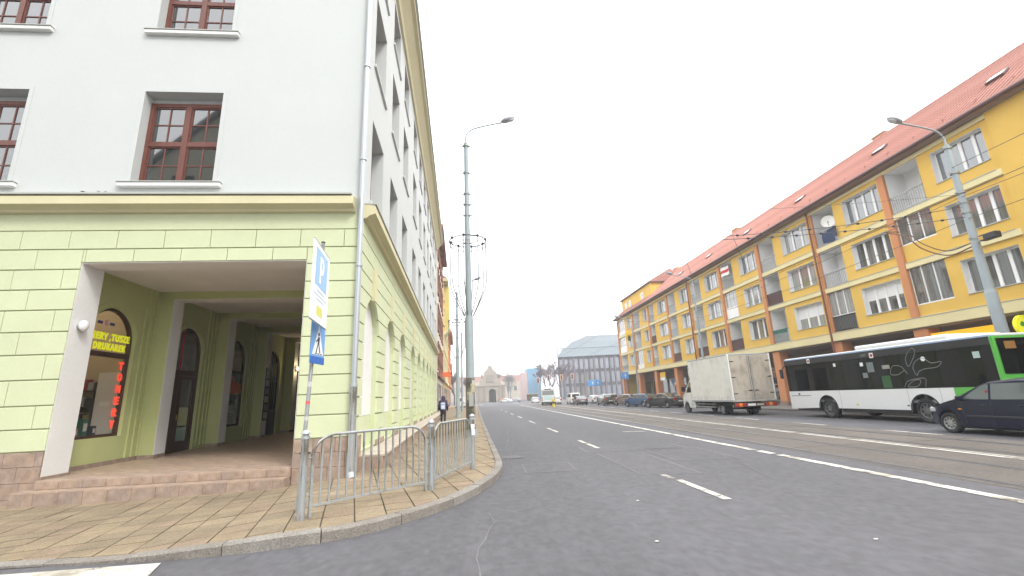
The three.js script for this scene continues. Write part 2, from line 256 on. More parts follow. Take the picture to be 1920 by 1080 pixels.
function slabGeo(poly, dy, tx, tz, thick = 0.03) {
  if (areaOf(poly) < 0) poly = poly.slice().reverse();
  const c = poly.map((p) => new THREE.Vector2(p[0], p[1])), f = THREE.ShapeUtils.triangulateShape(c, []), pos = [];
  const cx = poly.reduce((s, p) => s + p[0], 0) / poly.length, cz = poly.reduce((s, p) => s + p[1], 0) / poly.length;
  const top = (p) => [p[0], hp(p[0], p[1]) + dy + (p[0] - cx) * tx + (p[1] - cz) * tz, p[1]];
  for (const [a, b, d] of f) pos.push(...top(poly[a]), ...top(poly[d]), ...top(poly[b]));
  for (let i = 0; i < poly.length; i++) { const a = top(poly[i]), b = top(poly[(i + 1) % poly.length]), a2 = [a[0], a[1] - thick, a[2]], b2 = [b[0], b[1] - thick, b[2]]; pos.push(...a, ...b, ...b2, ...a, ...b2, ...a2); }
  const g = new THREE.BufferGeometry(); g.setAttribute('position', new THREE.Float32BufferAttribute(pos, 3)); g.computeVertexNormals(); return muv(g);
}
{
  const t = struct('pavement');
  // bedding under the slabs
  { const n = 150, pos = [];
    for (let i = 0; i < n; i++) { const s0 = lerp(4, KL - 1, i / n), s1 = lerp(4, KL - 1, (i + 1) / n);
      const A = kAt(s0), B = kAt(s1), inner = (P) => { const e = V(P.p.x + P.n.x * 0.1, 0, P.p.z + P.n.z * 0.1); return e; };
      const a = inner(A), b = inner(B), far = (e) => e.x < -2.2 && e.z > -6.6 ? V(e.x, 0, -10.9) : e.z > -10.6 ? V(Math.min(-3.3, e.x - 2.5), 0, -11.2) : V(CORNER.x - Math.sin(SA) * (CORNER.z - e.z) - 0.35, 0, e.z);
      const c0 = far(a), d0 = far(b), m = 8;
      for (let k = 0; k < m; k++) { const w = (u, v, k2) => { const x = lerp(u.x, v.x, k2 / m), z = lerp(u.z, v.z, k2 / m); return [x, hp(x, z) - 0.014, z]; };
        const p1 = w(a, c0, k), p2 = w(b, d0, k), p3 = w(b, d0, k + 1), p4 = w(a, c0, k + 1); pos.push(...p1, ...p2, ...p3, ...p1, ...p3, ...p4); } }
    const bg = new THREE.BufferGeometry(); bg.setAttribute('position', new THREE.Float32BufferAttribute(pos, 3)); bg.computeVertexNormals(); part(t, 'bedding', muv(bg), M.joint); }
  const tones = [[0.315, 0.246, 0.158], [0.295, 0.228, 0.147], [0.34, 0.266, 0.172], [0.315, 0.236, 0.16], [0.285, 0.226, 0.15]].map((c) => mat(...c, { map: T.slab, bumpMap: T.asphaltB, bumpScale: 0.003, roughness: 0.92 }));
  const S = 0.41, a0 = 15 * D2R, ux = [Math.cos(a0), -Math.sin(a0)], uz = [Math.sin(a0), Math.cos(a0)], list = [];
  for (let i = -50; i < 50; i++) for (let j = -150; j < 20; j++) {
    const gx = i * S, gz = j * S, cx = gx * ux[0] + gz * uz[0] - 2, cz = gx * ux[1] + gz * uz[1] - 7;
    if (cz > -5.2 || cz < -40 || cx < -11 || cx > 1.2) continue;
    const e = S / 2 - 0.0095, q = [[-e, -e], [e, -e], [e, e], [-e, e]].map(([a, b]) => [cx + a * ux[0] + b * uz[0], cz + a * ux[1] + b * uz[1]]);
    const cl = clipConvex(pavePoly, areaOf(q) > 0 ? q : q.reverse()); if (cl.length < 3 || Math.abs(areaOf(cl)) < 0.012) continue;
    // slabs wholly under the building are left out
    const sx = CORNER.x - Math.sin(SA) * (CORNER.z - cz); if (cz < -10.7 && cx < sx - 0.3) continue; if (cz < -10.75 && cx < -3.2) continue;
    list.push({ cl, d: Math.hypot(cx, cz), i: (i * 7 + j * 13) });
  }
  list.sort((a, b) => a.d - b.d);
  const far = [[], [], []];
  list.forEach((o, k) => { const g2 = slabGeo(o.cl, rr(-0.004, 0.004), rr(-0.008, 0.008), rr(-0.008, 0.008)); if (k < 290) part(t, 'paving_slab', g2, tones[Math.floor(rnd() * 5)]); else far[k % 3].push(g2); });
  far.forEach((f, k) => { if (f.length) part(t, 'far_paving_slabs', merge(f), tones[k]).userData.kind = 'stuff'; });
  // beyond the slabs that can be told apart
  { const pos = []; for (let i = 0; i < 40; i++) { const z0 = lerp(-39.6, -120, i / 40), z1 = lerp(-39.6, -120, (i + 1) / 40), xa = (z) => CORNER.x - Math.sin(SA) * (CORNER.z - z) - 0.3, xb = (z) => -0.08 + (z + 39) * 0.0085; const y = 0.132; pos.push(xa(z0), y, z0, xb(z0), y, z0, xb(z1), y, z1, xa(z0), y, z0, xb(z1), y, z1, xa(z1), y, z1); }
    const fg = new THREE.BufferGeometry(); fg.setAttribute('position', new THREE.Float32BufferAttribute(pos, 3)); fg.computeVertexNormals(); part(t, 'far_paving', muv(fg), tones[1]); }
}
{ // pavement, kerb and parking strip along the yellow block
  const t = struct('opposite_pavement');
  part(t, 'paving', bx(20.35, 29.5, -0.2, 0.12, -96, 8), mat(0.22, 0.205, 0.19, { map: T.slab }));
  for (let z = -80; z < 4; z += 1.02) part(t, 'kerb_stone', rb(20.15, 20.34, -0.1, 0.135, z, z + 1.0, 0.015), (Math.round(z * 7) & 3) ? M.kerb : M.kerb2);
}

// ---------------------------------------------------------------- green corner building with the arcade
const GB = thing('corner_building', 'pale corner building with light green rusticated arcade storey and white upper floors', 'building', [CORNER.x, 0, CORNER.z], FA);
const SR = SA - FA;
const sp = (o) => { o.position.applyAxisAngle(V(0, 1, 0), SR); o.rotation.y += SR; return o; }; // a part laid out along the side street
const spi = (o) => { o.position.z -= 0.18; return sp(o); }; // the arcade inside
const sx = (g, x) => muv(g.rotateY(Math.PI / 2).translate(x, 0, 0)); // shape (s, y) with depth -> side plane
const U0 = -14, S1 = 36.2, OPL = -6.06, OPR = -1.18, FL = 0.37, LB = 4.93;
{
  const colsF = [-4.43, -8.93, -13.2], rows = [[6.9, 9.4], [11.2, 13.7], [15.0, 17.0]], WW = 0.93;
  const holesF = []; for (const c of colsF.slice(0, 2)) for (const [a, b] of rows) holesF.push(rect(c - WW, a, c + WW, b));
  const up = ext(rect(U0, 6.1, -0.004, 17.9), 0.45, holesF).translate(0, 0, -0.45); part(GB, 'front_wall', up, M.white);
  const arches = [1.98, 5.33, 8.68, 12.9, 16.4, 19.9, 23.4, 26.9, 30.4, 33.9], AR = 1.03, ASP = 3.35;
  const holesS = []; for (const c of arches) for (const [a, b] of rows) holesS.push(rect(c - WW, a, c + WW, b));
  sp(part(GB, 'side_wall', sx(ext(rect(0.452, 6.1, S1, 17.9), 0.45, holesS), -0.45), M.white));
  // lower storey: core walls, the rustication blocks stand proud of them
  const lowF = ext([[U0, -0.4], [OPL, -0.4], [OPL, LB], [OPR, LB], [OPR, -0.4], [-0.055, -0.4], [-0.055, 6.1], [U0, 6.1]], 0.61).translate(0, 0, -0.635); part(GB, 'arcade_front_wall', lowF, M.green);
  const archHole = (c) => arch(c, AR, 0.5, ASP, 16);
  sp(part(GB, 'arcade_side_wall', sx(ext(rect(0.635, -0.4, S1, 6.1), 0.62, arches.map(archHole)), -0.67), M.green));
  // rustication of the front
  const blk = (u0, u1, y0, y1) => part(GB, 'rusticated_block', rb(u0 + 0.007, u1 - 0.007, y0 + 0.011, y1 - 0.011, -0.03, 0.016, 0.012), M.greenBlock);
  const split = (u0, u1, cuts, y0, y1) => { const e = [u0, ...cuts.filter((c) => c > u0 + 0.05 && c < u1 - 0.05), u1]; for (let i = 0; i + 1 < e.length; i++) blk(e[i], e[i + 1], y0, y1); };
  const cA = [], cB = []; for (let k = 0; k < 14; k++) { cA.push(-0.35 - k * 1.008); cB.push(-0.95 - k * 1.01); } cA.sort((a, b) => a - b); cB.sort((a, b) => a - b);
  part(GB, 'frieze', rb(U0, 0, 5.708, 6.14, -0.03, 0.012, 0.01), M.greenBlock);
  split(U0, 0, cA, 5.25, 5.70); split(OPL, OPR, cB, LB, 5.25);
  const rowsL = [5.25, 4.78, 4.32, 3.86, 3.38, 2.89, 2.36, 1.83, 1.36, 0.92], rowsR = [5.25, 4.84, 4.41, 4.0, 3.57, 3.12, 2.68, 2.26, 1.84, 1.40, 0.92];
  for (let i = 0; i + 1 < rowsL.length; i++) split(U0, OPL - 0.002, i & 1 ? cA : cB, rowsL[i + 1], rowsL[i]);
  for (let i = 0; i + 1 < rowsR.length; i++) blk(OPR + 0.002, 0, rowsR[i + 1], rowsR[i]);
  // plinth of pinkish stone slabs
  const st = [M.stone, M.stone2, M.stone3], stone = (u0, u1, y0, y1, z0, z1) => part(GB, 'plinth_slab', rb(u0 + 0.003, u1 - 0.003, y0 + 0.003, y1 - 0.003, z0, z1, 0.006), st[Math.floor(rnd() * 3)]);
  const plinth = (u0, u1) => { for (const [y0, y1, o] of [[-0.3, 0.03, 0.2], [0.03, 0.33, 0], [0.33, 0.63, 0.25], [0.63, 0.915, 0.1]]) { let u = u0; let w = 0.3 + o; while (u < u1 - 0.01) { const e = Math.min(u1, u + w); stone(u, e, y0, y1, -0.03, 0.03); u = e; w = rr(0.42, 0.62); } } };
  plinth(-11, OPL - 0.002); plinth(OPR + 0.002, 0.02);
  // side: courses between the arches, keystones, plinth
  const hw = (y) => y < ASP ? AR : y < ASP + AR ? Math.sqrt(AR * AR - (y - ASP) ** 2) : 0;
  const rowsS = [5.70, 5.25, 4.81, 4.38, 3.95, 3.5, 3.05, 2.62, 2.2, 1.76, 1.32, 0.88, 0.46];
  const edges = [-0.02, ...arches, S1];
  for (let k = 0; k + 1 < edges.length; k++) for (let i = 0; i + 1 < rowsS.length; i++) {
    const y1 = rowsS[i] - 0.02, y0 = rowsS[i + 1] + 0.02, L = [], R = [], n = y1 > ASP && y0 < ASP + AR ? 5 : 1, g = 0.004;
    for (let j = 0; j <= n; j++) { const y = lerp(y0, y1, j / n); L.push([k ? edges[k] + hw(y) + g : 0.03, y]); R.push([k + 2 < edges.length ? edges[k + 1] - hw(y) - g : S1, y]); }
    sp(part(GB, 'side_course', sx(ext([...R, ...L.reverse()], 0.068), -0.062), M.greenBlock));
  }
  sp(part(GB, 'side_frieze', bx(-0.06, 0.006, 5.72, 6.12, -S1, -0.03), M.greenBlock));
  for (const c of arches) {
    sp(part(GB, 'keystone', sx(ext([[c - 0.13, ASP + AR - 0.05], [c + 0.13, ASP + AR - 0.05], [c + 0.2, 5.2], [c - 0.2, 5.2]], 0.1), -0.03), M.cream));
    sp(part(GB, 'arch_panel', sx(ext([[c - AR - 0.05, 1.3], [c + AR + 0.05, 1.3], [c + AR + 0.05, 4.6], [c - AR - 0.05, 4.6]], 0.1), -0.275), M.jamb));
    sp(part(GB, 'arch_apron', bx(-0.29, -0.18, 0.3, 1.296, -c - AR - 0.05, -c + AR + 0.05), M.greenBlock));
  }
  // stone ledge along the foot of the side wall
  for (let s = 0.75; s < S1 - 0.3; s += 1.2) { const e = Math.min(s + 1.2, S1); sp(part(GB, 'ledge_slab', rb(-0.02, 0.62, 0.40, 0.455, -e + 0.004, -s - 0.004, 0.01), M.ledge)); sp(part(GB, 'ledge_face', rb(-0.02, 0.57, -0.2, 0.399, -e + 0.004, -s - 0.004, 0.008), st[Math.floor(rnd() * 3)])); }
  for (let k = 0; k + 1 < edges.length; k++) { const a = k ? edges[k] + AR : 0.05, b = k + 2 < edges.length ? edges[k + 1] - AR : S1; sp(part(GB, 'pier_foot', rb(-0.03, 0.025, k ? 0.46 : -0.2, k ? 0.62 : 0.9, -b + 0.003, -a - 0.003, 0.006), st[k % 3])); }
  // string cornice over the arcade
  const prof = [[0, 6.10], [0.1, 6.12], [0.13, 6.17], [0.30, 6.24], [0.30, 6.42], [0.27, 6.45], [0, 6.5]];
  const cf = new THREE.ExtrudeGeometry(shp(prof), { depth: 13.88, bevelEnabled: false }); cf.rotateY(-Math.PI / 2); part(GB, 'string_cornice', muv(cf.translate(-0.11, 0, 0)), M.cream);
  const cs = new THREE.ExtrudeGeometry(shp(prof), { depth: S1 - 0.3, bevelEnabled: false }); cs.translate(0, 0, -S1); sp(part(GB, 'string_cornice', muv(cs), M.cream));
  part(GB, 'cornice_flashing', bx(U0, -0.15, 6.47, 6.512, 0.0, 0.325), M.sill); sp(part(GB, 'cornice_flashing', bx(0.012, 0.328, 6.473, 6.515, -S1, -0.29), M.sill));
  // eaves
  const ep = [[0, 17.3], [0.1, 17.32], [0.16, 17.5], [0.5, 17.95], [0.66, 18.0], [0.66, 18.3], [0, 18.4]];
  const e1 = new THREE.ExtrudeGeometry(shp(ep), { depth: S1 + 0.7, bevelEnabled: false }); e1.translate(0, 0, -S1); sp(part(GB, 'eaves_cornice', muv(e1), M.cream));
  const e2 = new THREE.ExtrudeGeometry(shp(ep), { depth: 14, bevelEnabled: false }); e2.rotateY(-Math.PI / 2); part(GB, 'eaves_cornice', muv(e2), M.cream);
  sp(part(GB, 'gutter', bx(0.62, 0.76, 18.25, 18.4, -S1, 0.7), M.zinc));
  sp(part(GB, 'roof', muv(ext([[0.72, 18.38], [0.72, 18.5], [-6, 22.4], [-13, 18.4], [-13, 18.2]], S1 + 0.6).translate(0, 0, -S1)), M.tile));
  // windows: brown timber frames, four sashes of four panes
  const proto = new THREE.Group(); proto.name = 'window';
  const H = 2.5, wood = [], b = (x0, x1, y0, y1, d = 0.07) => wood.push(bx(x0, x1, y0, y1, -d / 2, d / 2));
  const w = WW - 0.005, tr = 1.12;
  b(-w, -w + 0.09, 0, H - 0.16, 0.09); b(w - 0.09, w, 0, H - 0.16, 0.09); b(-w + 0.09, w - 0.09, 0, 0.08, 0.088); b(-w + 0.09, w - 0.09, H - 0.26, H - 0.16, 0.088);
  part(proto, 'frame', merge(wood.splice(0)), M.frameBrown);
  b(-0.065, 0.065, 0.08, H - 0.26, 0.11); part(proto, 'mullion', merge(wood.splice(0)), M.frameBrown);
  b(-w + 0.09, -0.065, tr, tr + 0.11, 0.10); b(0.065, w - 0.09, tr, tr + 0.11, 0.10); part(proto, 'transom', merge(wood.splice(0)), M.frameBrown);
  for (const sd of [-1, 1]) for (const [ya, yb] of [[0.08, tr], [tr + 0.11, H - 0.26]]) {
    const xa = sd < 0 ? -w + 0.09 : 0.065, xb = sd < 0 ? -0.065 : w - 0.09, xm = (xa + xb) / 2, ym = (ya + yb) / 2, f = 0.035;
    b(xa, xa + f, ya, yb, 0.05); b(xb - f, xb, ya, yb, 0.05); b(xa + f, xb - f, ya, ya + f, 0.048); b(xa + f, xb - f, yb - f, yb, 0.048); b(xm - 0.014, xm + 0.014, ya + f, yb - f, 0.035); b(xa + f, xm - 0.014, ym - 0.014, ym + 0.014, 0.034); b(xm + 0.014, xb - f, ym - 0.014, ym + 0.014, 0.034);
    part(proto, 'sash', merge(wood.splice(0)), M.frameBrown);
    for (const [p0, p1] of [[xa + f, xm - 0.014], [xm + 0.014, xb - f]]) for (const [q0, q1] of [[ya + f, ym - 0.014], [ym + 0.014, yb - f]]) part(proto, 'pane', bx(p0, p1, q0, q1, -0.012, -0.002), M.pane);
  }
  part(proto, 'reveal_top', bx(-w, w, H - 0.16, H, -0.17, -0.02), M.white);
  part(proto, 'sill', rb(-w - 0.22, w + 0.22, -0.13, -0.02, 0.275, 0.4, 0.02), M.jamb); part(proto, 'sill_flashing', bx(-w - 0.23, w + 0.23, -0.02, 0.0, 0.06, 0.42), M.sill);
  { const o = rect(-w - 0.1, 0.02, w + 0.1, H + 0.1), i = rect(-w, 0.02, w, H); part(proto, 'surround', ext([[-w - 0.1, 0.0], [-w, 0.0], [-w, H], [w, H], [w, 0.0], [w + 0.1, 0.0], [w + 0.1, H + 0.1], [-w - 0.1, H + 0.1]], 0.03).translate(0, 0, 0.27), M.white); }
  const protoS = proto.clone(); for (const ch of protoS.children.filter((q) => ['sill', 'sill_flashing', 'surround'].includes(q.name))) protoS.remove(ch);
  part(protoS, 'sill', rb(-w - 0.1, w + 0.1, -0.1, 0.004, 0.1, 0.48, 0.015), M.white);
  for (const c of colsF.slice(0, 2)) rows.forEach(([a, bb], r) => { const o = proto.clone(); o.position.set(c, a, -0.29); o.scale.y = (bb - a) / H; GB.add(o); });
  for (const c of arches) rows.forEach(([a, bb]) => { const o = protoS.clone(); o.position.set(-0.41, a, -c); o.rotation.y = Math.PI / 2; o.scale.y = (bb - a) / H; GB.add(o); sp(o); });
  part(GB, 'rear_wall', bx(U0 - 0.3, U0, -0.4, 17.9, -12, -0.01), M.white); sp(part(GB, 'party_wall', bx(-13, -0.45, -0.4, 18.2, -S1 - 0.25, -S1), M.white));
  // downpipe on the corner
  const dp = sub(GB, 'downpipe', [0.045, 0, 0.115]);
  part(dp, 'pipe', cyl(0.062, 0.062, 0, 2.0, 17.9, 0, 18), M.zinc); part(dp, 'lower_pipe', cyl(0.078, 0.078, 0, 0.12, 2.0, 0, 18), M.galv);
  for (const y of [2.0, 4.75, 7.5, 10.2, 13, 15.6]) part(dp, 'pipe_clip', cyl(0.082, 0.082, 0, y - 0.03, y + 0.03, 0, 18), M.zinc);
  part(dp, 'shoe', rod(V(0, 0.2, 0), V(0.06, 0.08, 0.1), 0.08, 14), M.galv);
  // lead cover strip on the corner beside the pipe
  sp(part(GB, 'corner_strip', bx(-0.01, 0.02, 0.9, 17.3, 0.0, 0.03), M.cream));

  // ---- arcade inside
  spi(part(GB, 'arcade_floor', bx(-6.5, -0.66, 0.1, FL, -S1, -0.5), mat(0.53, 0.405, 0.315, { map: T.stone, roughness: 0.5 })));
  const tA = [-6.05, OPR - 0.005];
  const s1 = sub(GB, 'step'); part(s1, 'tread', rb(OPL + 0.01, OPR - 0.006, 0.10, FL, -0.5, 0.10, 0.008), M.stone2);
  for (let u = OPL + 0.02, k = 0; u < OPR - 0.05; u += 0.44, k++) part(s1, 'riser_tile', rb(u, Math.min(u + 0.432, OPR - 0.012), 0.205, FL - 0.022, 0.05, 0.112, 0.006), st[(k * 2 + 1) % 3]);
  const s2 = sub(GB, 'step'); part(s2, 'tread', rb(-6.24, OPR - 0.006, -0.25, 0.20, -0.02, 0.36, 0.008), M.stone2);
  for (let u = -6.24, k = 0; u < OPR - 0.05; u += 0.44, k++) part(s2, 'riser_tile', rb(u, Math.min(u + 0.432, OPR - 0.012), -0.22, 0.178, 0.3, 0.372, 0.006), st[(k + Math.floor(rnd() * 2)) % 3]);
  part(GB, 'jamb_facing', bx(OPL, OPL + 0.008, FL, LB, -0.64, -0.004), M.jamb); part(GB, 'jamb_facing', bx(OPR - 0.008, OPR, FL, LB, -0.64, -0.004), M.jamb);
  part(GB, 'lintel_soffit', bx(OPL + 0.01, OPR - 0.01, LB - 0.01, LB, -0.64, -0.004), M.innerWhite);
  part(GB, 'jamb_base', rb(OPL - 0.01, OPL + 0.03, 0.2, FL + 0.06, -0.66, 0.02, 0.01), M.stone3);
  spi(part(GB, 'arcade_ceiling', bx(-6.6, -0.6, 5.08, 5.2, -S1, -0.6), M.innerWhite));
  const bays = [1.9, 5.28, 8.6, 12.1, 15.5, 18.9, 22.3], pil = [3.42, 6.8, 10.22, 13.62, 17.0, 20.4, 23.8];
  const IR = 0.83, ISP = 3.45;
  const inHoles = [arch(bays[0], IR, 1.05, ISP), arch(bays[1], IR, 0.36, ISP), arch(bays[2], IR, 0.95, ISP), arch(bays[3], 0.92, 0.36, 3.3), arch(bays[4], IR, 0.95, ISP), arch(bays[5], IR, 0.95, ISP)];
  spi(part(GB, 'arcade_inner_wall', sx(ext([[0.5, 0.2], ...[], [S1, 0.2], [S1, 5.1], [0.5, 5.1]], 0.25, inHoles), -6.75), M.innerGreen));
  inHoles.forEach((h, k) => { if (k === 3) return; const c = bays[k]; const o = arch(c, IR + 0.16, ISP, ISP), i = arch(c, IR + 0.02, ISP, ISP); const ringS = [...o.slice(2), ...i.slice(2).reverse()]; spi(part(GB, 'archivolt', sx(ext(ringS, 0.03), -6.505), M.innerGreen)); });
  pil.forEach((s) => {
    const o = sub(GB, 'pilaster', [0, 0, 0]); spi(o);
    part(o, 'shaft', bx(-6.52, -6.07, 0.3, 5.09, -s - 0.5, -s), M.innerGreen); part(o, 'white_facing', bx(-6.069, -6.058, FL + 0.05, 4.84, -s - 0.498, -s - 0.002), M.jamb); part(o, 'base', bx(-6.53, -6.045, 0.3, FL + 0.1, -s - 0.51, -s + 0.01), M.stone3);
    const bm = sub(GB, 'beam'); spi(bm); part(bm, 'beam_body', bx(-6.5, -0.6, 4.85, 5.09, -s - 0.5, -s), M.innerGreen); part(bm, 'beam_soffit', bx(-6.5, -0.6, 4.84, 4.848, -s - 0.498, -s - 0.002), M.innerWhite);
  });
  spi(part(GB, 'skirting', bx(-6.5, -6.46, FL, FL + 0.1, -4.4, -0.66), M.stone3));
  for (let s = 2.95; s < 3.4; s += 0.22) spi(part(GB, 'wall_rib', bx(-6.5, -6.46, FL + 0.1, 5.07, -s - 0.08, -s), M.innerGreen));
  for (let s = 6.25; s < 6.7; s += 0.22) spi(part(GB, 'wall_rib', bx(-6.5, -6.46, FL + 0.1, 5.07, -s - 0.08, -s), M.innerGreen));
  for (let s = 9.62; s < 10.1; s += 0.22) spi(part(GB, 'wall_rib', bx(-6.5, -6.46, FL + 0.1, 5.07, -s - 0.08, -s), M.innerGreen));

  // ---- shop window with the lettering
  const letters = (parent, str, size, s0, y0, m, fit, name) => { const g = text(str, size, 0.006, 0.009); const bb = g.boundingBox; if (fit) g.scale(fit / (bb.max.x - bb.min.x), 1, 1); g.rotateY(Math.PI / 2); g.translate(-6.596, y0, -s0); return part(parent, name, g, m); };
  const red = mat(0.85, 0.075, 0.04, { roughness: 0.5, emissive: C(0.9, 0.06, 0.03), emissiveIntensity: 0.3 }), lime = mat(0.84, 0.86, 0.03, { roughness: 0.5, emissive: C(0.75, 0.78, 0.02), emissiveIntensity: 0.16 }), navy = mat(0.03, 0.035, 0.20, { roughness: 0.5 });
  const archFrame = (parent, c, y0, sp0, r, tY, dark) => {
    part(parent, 'frame', sx(ext(arch(c, r, y0, sp0), 0.09, [arch(c, r - 0.07, y0 + 0.07, sp0)]), -6.68), dark);
    part(parent, 'transom', bx(-6.685, -6.585, tY, tY + 0.12, -c - r + 0.07, -c + r - 0.07), dark);
    part(parent, 'pane', sx(ext(arch(c, r - 0.065, y0 + 0.065, sp0), 0.006), -6.632), M.clear);
  };
  const w0 = sub(GB, 'shop_window'); spi(w0); archFrame(w0, bays[0], 1.05, ISP, IR, 3.03, M.frameDark);
  letters(w0, 'TONERY ,TUSZE', 0.17, 0.98, 3.45, lime, 1.66, 'lettering'); letters(w0, 'DO DRUKAREK', 0.17, 1.05, 3.2, lime, 1.48, 'lettering');
  'TONERY'.split('').forEach((ch, k) => letters(w0, ch, 0.19, 2.40, 2.74 - k * 0.298, red, 0.18, 'letter'));
  for (const [a, b] of [[1.46, 1.62], [1.86, 2.02]]) part(w0, 'blue_mark', bx(-6.6, -6.594, 3.83, 3.9, -b, -a), navy);
  part(w0, 'sticker', bx(-6.6, -6.594, 3.8, 3.95, -1.8, -1.68), mat(0.65, 0.35, 0.38));
  const room = (parent, s0, s1_, wall, floor) => { const x0 = -9.6, x1 = -6.76; part(parent, 'room', merge([bx(x0 - 0.1, x0, 0.2, 5.0, -s1_, -s0), bx(x0, x1, 0.2, 5.0, -s0, -s0 + 0.1), bx(x0, x1, 0.2, 5.0, -s1_ - 0.1, -s1_), bx(x0, x1, 4.9, 5.0, -s1_, -s0)]), wall); part(parent, 'room_floor', bx(x0, x1, 0.2, FL, -s1_, -s0), floor); };
  const beige = mat(0.50, 0.41, 0.29), greyRoom = mat(0.58, 0.58, 0.54), flo = mat(0.3, 0.26, 0.21);
  const rg = sub(GB, 'shop_interior'); spi(rg); room(rg, 0.4, 3.45, beige, flo);
  const r1 = sub(GB, 'shop_interior'); spi(r1); room(r1, 3.6, 6.85, greyRoom, flo); const r2 = sub(GB, 'shop_interior'); spi(r2); room(r2, 7.0, 10.25, greyRoom, flo);
  const r3 = sub(GB, 'shop_interior'); spi(r3); room(r3, 13.7, 20.6, greyRoom, flo); const r4 = sub(GB, 'passage'); spi(r4); room(r4, 10.4, 13.55, M.innerGreen, flo);
  // ---- shop door
  const dr = sub(GB, 'shop_door'); spi(dr); const c1 = bays[1];
  part(dr, 'frame', sx(ext(arch(c1, IR, FL, ISP), 0.1, [arch(c1, IR - 0.07, FL + 0.06, ISP)]), -6.69), M.frameDark); part(dr, 'transom', bx(-6.695, -6.58, 2.72, 2.9, -c1 - IR + 0.07, -c1 + IR - 0.07), M.frameDark);
  part(dr, 'fanlight', sx(ext([[c1 - IR + 0.07, 2.9], [c1 + IR - 0.07, 2.9], ...arch(c1, IR - 0.07, 0, ISP).slice(2)], 0.006), -6.632), M.clear);
  part(dr, 'narrow_leaf', bx(-6.66, -6.6, FL + 0.06, 2.72, -c1 + 0.13, -c1 + IR - 0.07), M.frameDark);
  const lo = rect(c1 - 0.12, FL + 0.06, c1 + IR - 0.075, 2.715), li = rect(c1 + 0.02, FL + 0.3, c1 + IR - 0.2, 2.58); part(dr, 'leaf', sx(ext(lo, 0.06, [li]), -6.66), M.frameDark);
  part(dr, 'glass', bx(-6.636, -6.63, FL + 0.3, 2.58, -c1 - IR + 0.2, -c1 - 0.02), M.clear);
  part(dr, 'handle', merge([bx(-6.6, -6.585, 1.32, 1.5, -c1 + 0.06, -c1 + 0.1), rod(V(-6.55, 1.42, -c1 + 0.08), V(-6.55, 1.42, -c1 - 0.04), 0.012), rod(V(-6.6, 1.42, -c1 + 0.08), V(-6.54, 1.42, -c1 + 0.08), 0.012)]), mat(0.62, 0.45, 0.15, { metalness: 0.8, roughness: 0.3 }));
  part(dr, 'poster', bx(-6.646, -6.64, 1.15, 1.72, -c1 - 0.6, -c1 - 0.06), mat(0.55, 0.58, 0.35)); part(dr, 'poster', bx(-6.646, -6.64, 0.7, 1.1, -c1 - 0.6, -c1 - 0.08), mat(0.30, 0.46, 0.40)); part(dr, 'red_strip', bx(-6.62, -6.61, 2.9, 4.15, -c1 + 0.13, -c1 + 0.22), mat(0.5, 0.05, 0.05));
  // ---- third bay window with posters
  const w2 = sub(GB, 'shop_window'); spi(w2); archFrame(w2, bays[2], 0.95, ISP, IR, 2.98, M.frameDark);
  part(w2, 'poster', bx(-6.646, -6.64, 3.15, 3.9, -9.2, -8.2), mat(0.55, 0.42, 0.36)); part(w2, 'poster', bx(-6.606, -6.6, 2.2, 2.62, -9.3, -8.1), mat(0.62, 0.13, 0.06)); part(w2, 'poster', bx(-6.606, -6.6, 2.62, 2.85, -8.7, -8.3), mat(0.62, 0.13, 0.06));
  part(w2, 'silhouette', sx(ext([[8.05, 1.95], [8.5, 2.1], [9.1, 2.12], [9.0, 1.95], [8.5, 1.82]], 0.004), -6.604), M.dark);
  for (let k = 0; k < 7; k++) part(w2, 'price_strip', bx(-6.606, -6.6, 1.08 + k * 0.1, 1.13 + k * 0.1, -8.1 - 0.6 - rr(0, 0.3), -8.0), mat(0.5, 0.5, 0.47));
  // ---- iron gate
  const ig = sub(GB, 'iron_gate'); spi(ig); const gc = bays[3];
  part(ig, 'frame', sx(ext(arch(gc, 0.92, FL, 3.3), 0.05, [arch(gc, 0.86, FL + 0.06, 3.3)]), -6.62), M.blackMetal);
  for (let k = -4; k <= 4; k++) part(ig, 'bar', bx(-6.61, -6.58, FL + 0.06, 3.3 + Math.sqrt(Math.max(0, 0.74 - (k * 0.19) ** 2)), -gc - k * 0.19 - 0.014, -gc - k * 0.19 + 0.014), M.blackMetal);
  for (const y of [1.4, 2.8]) part(ig, 'cross_bar', bx(-6.615, -6.575, y, y + 0.06, -gc - 0.86, -gc + 0.86), M.blackMetal);
  part(ig, 'sheet_panel', bx(-6.6, -6.592, FL + 0.06, 1.4, -gc - 0.86, -gc + 0.86), M.blackMetal);
  const w4 = sub(GB, 'shop_window'); spi(w4); archFrame(w4, bays[4], 0.95, ISP, IR, 2.98, M.frameDark); const w5 = sub(GB, 'shop_window'); spi(w5); archFrame(w5, bays[5], 0.95, ISP, IR, 2.98, M.frameDark);
  spi(part(GB, 'arcade_end_wall', bx(-6.5, -0.66, 0.2, 5.08, -S1 + 0.02, -S1 + 0.2), M.innerGreen));
}
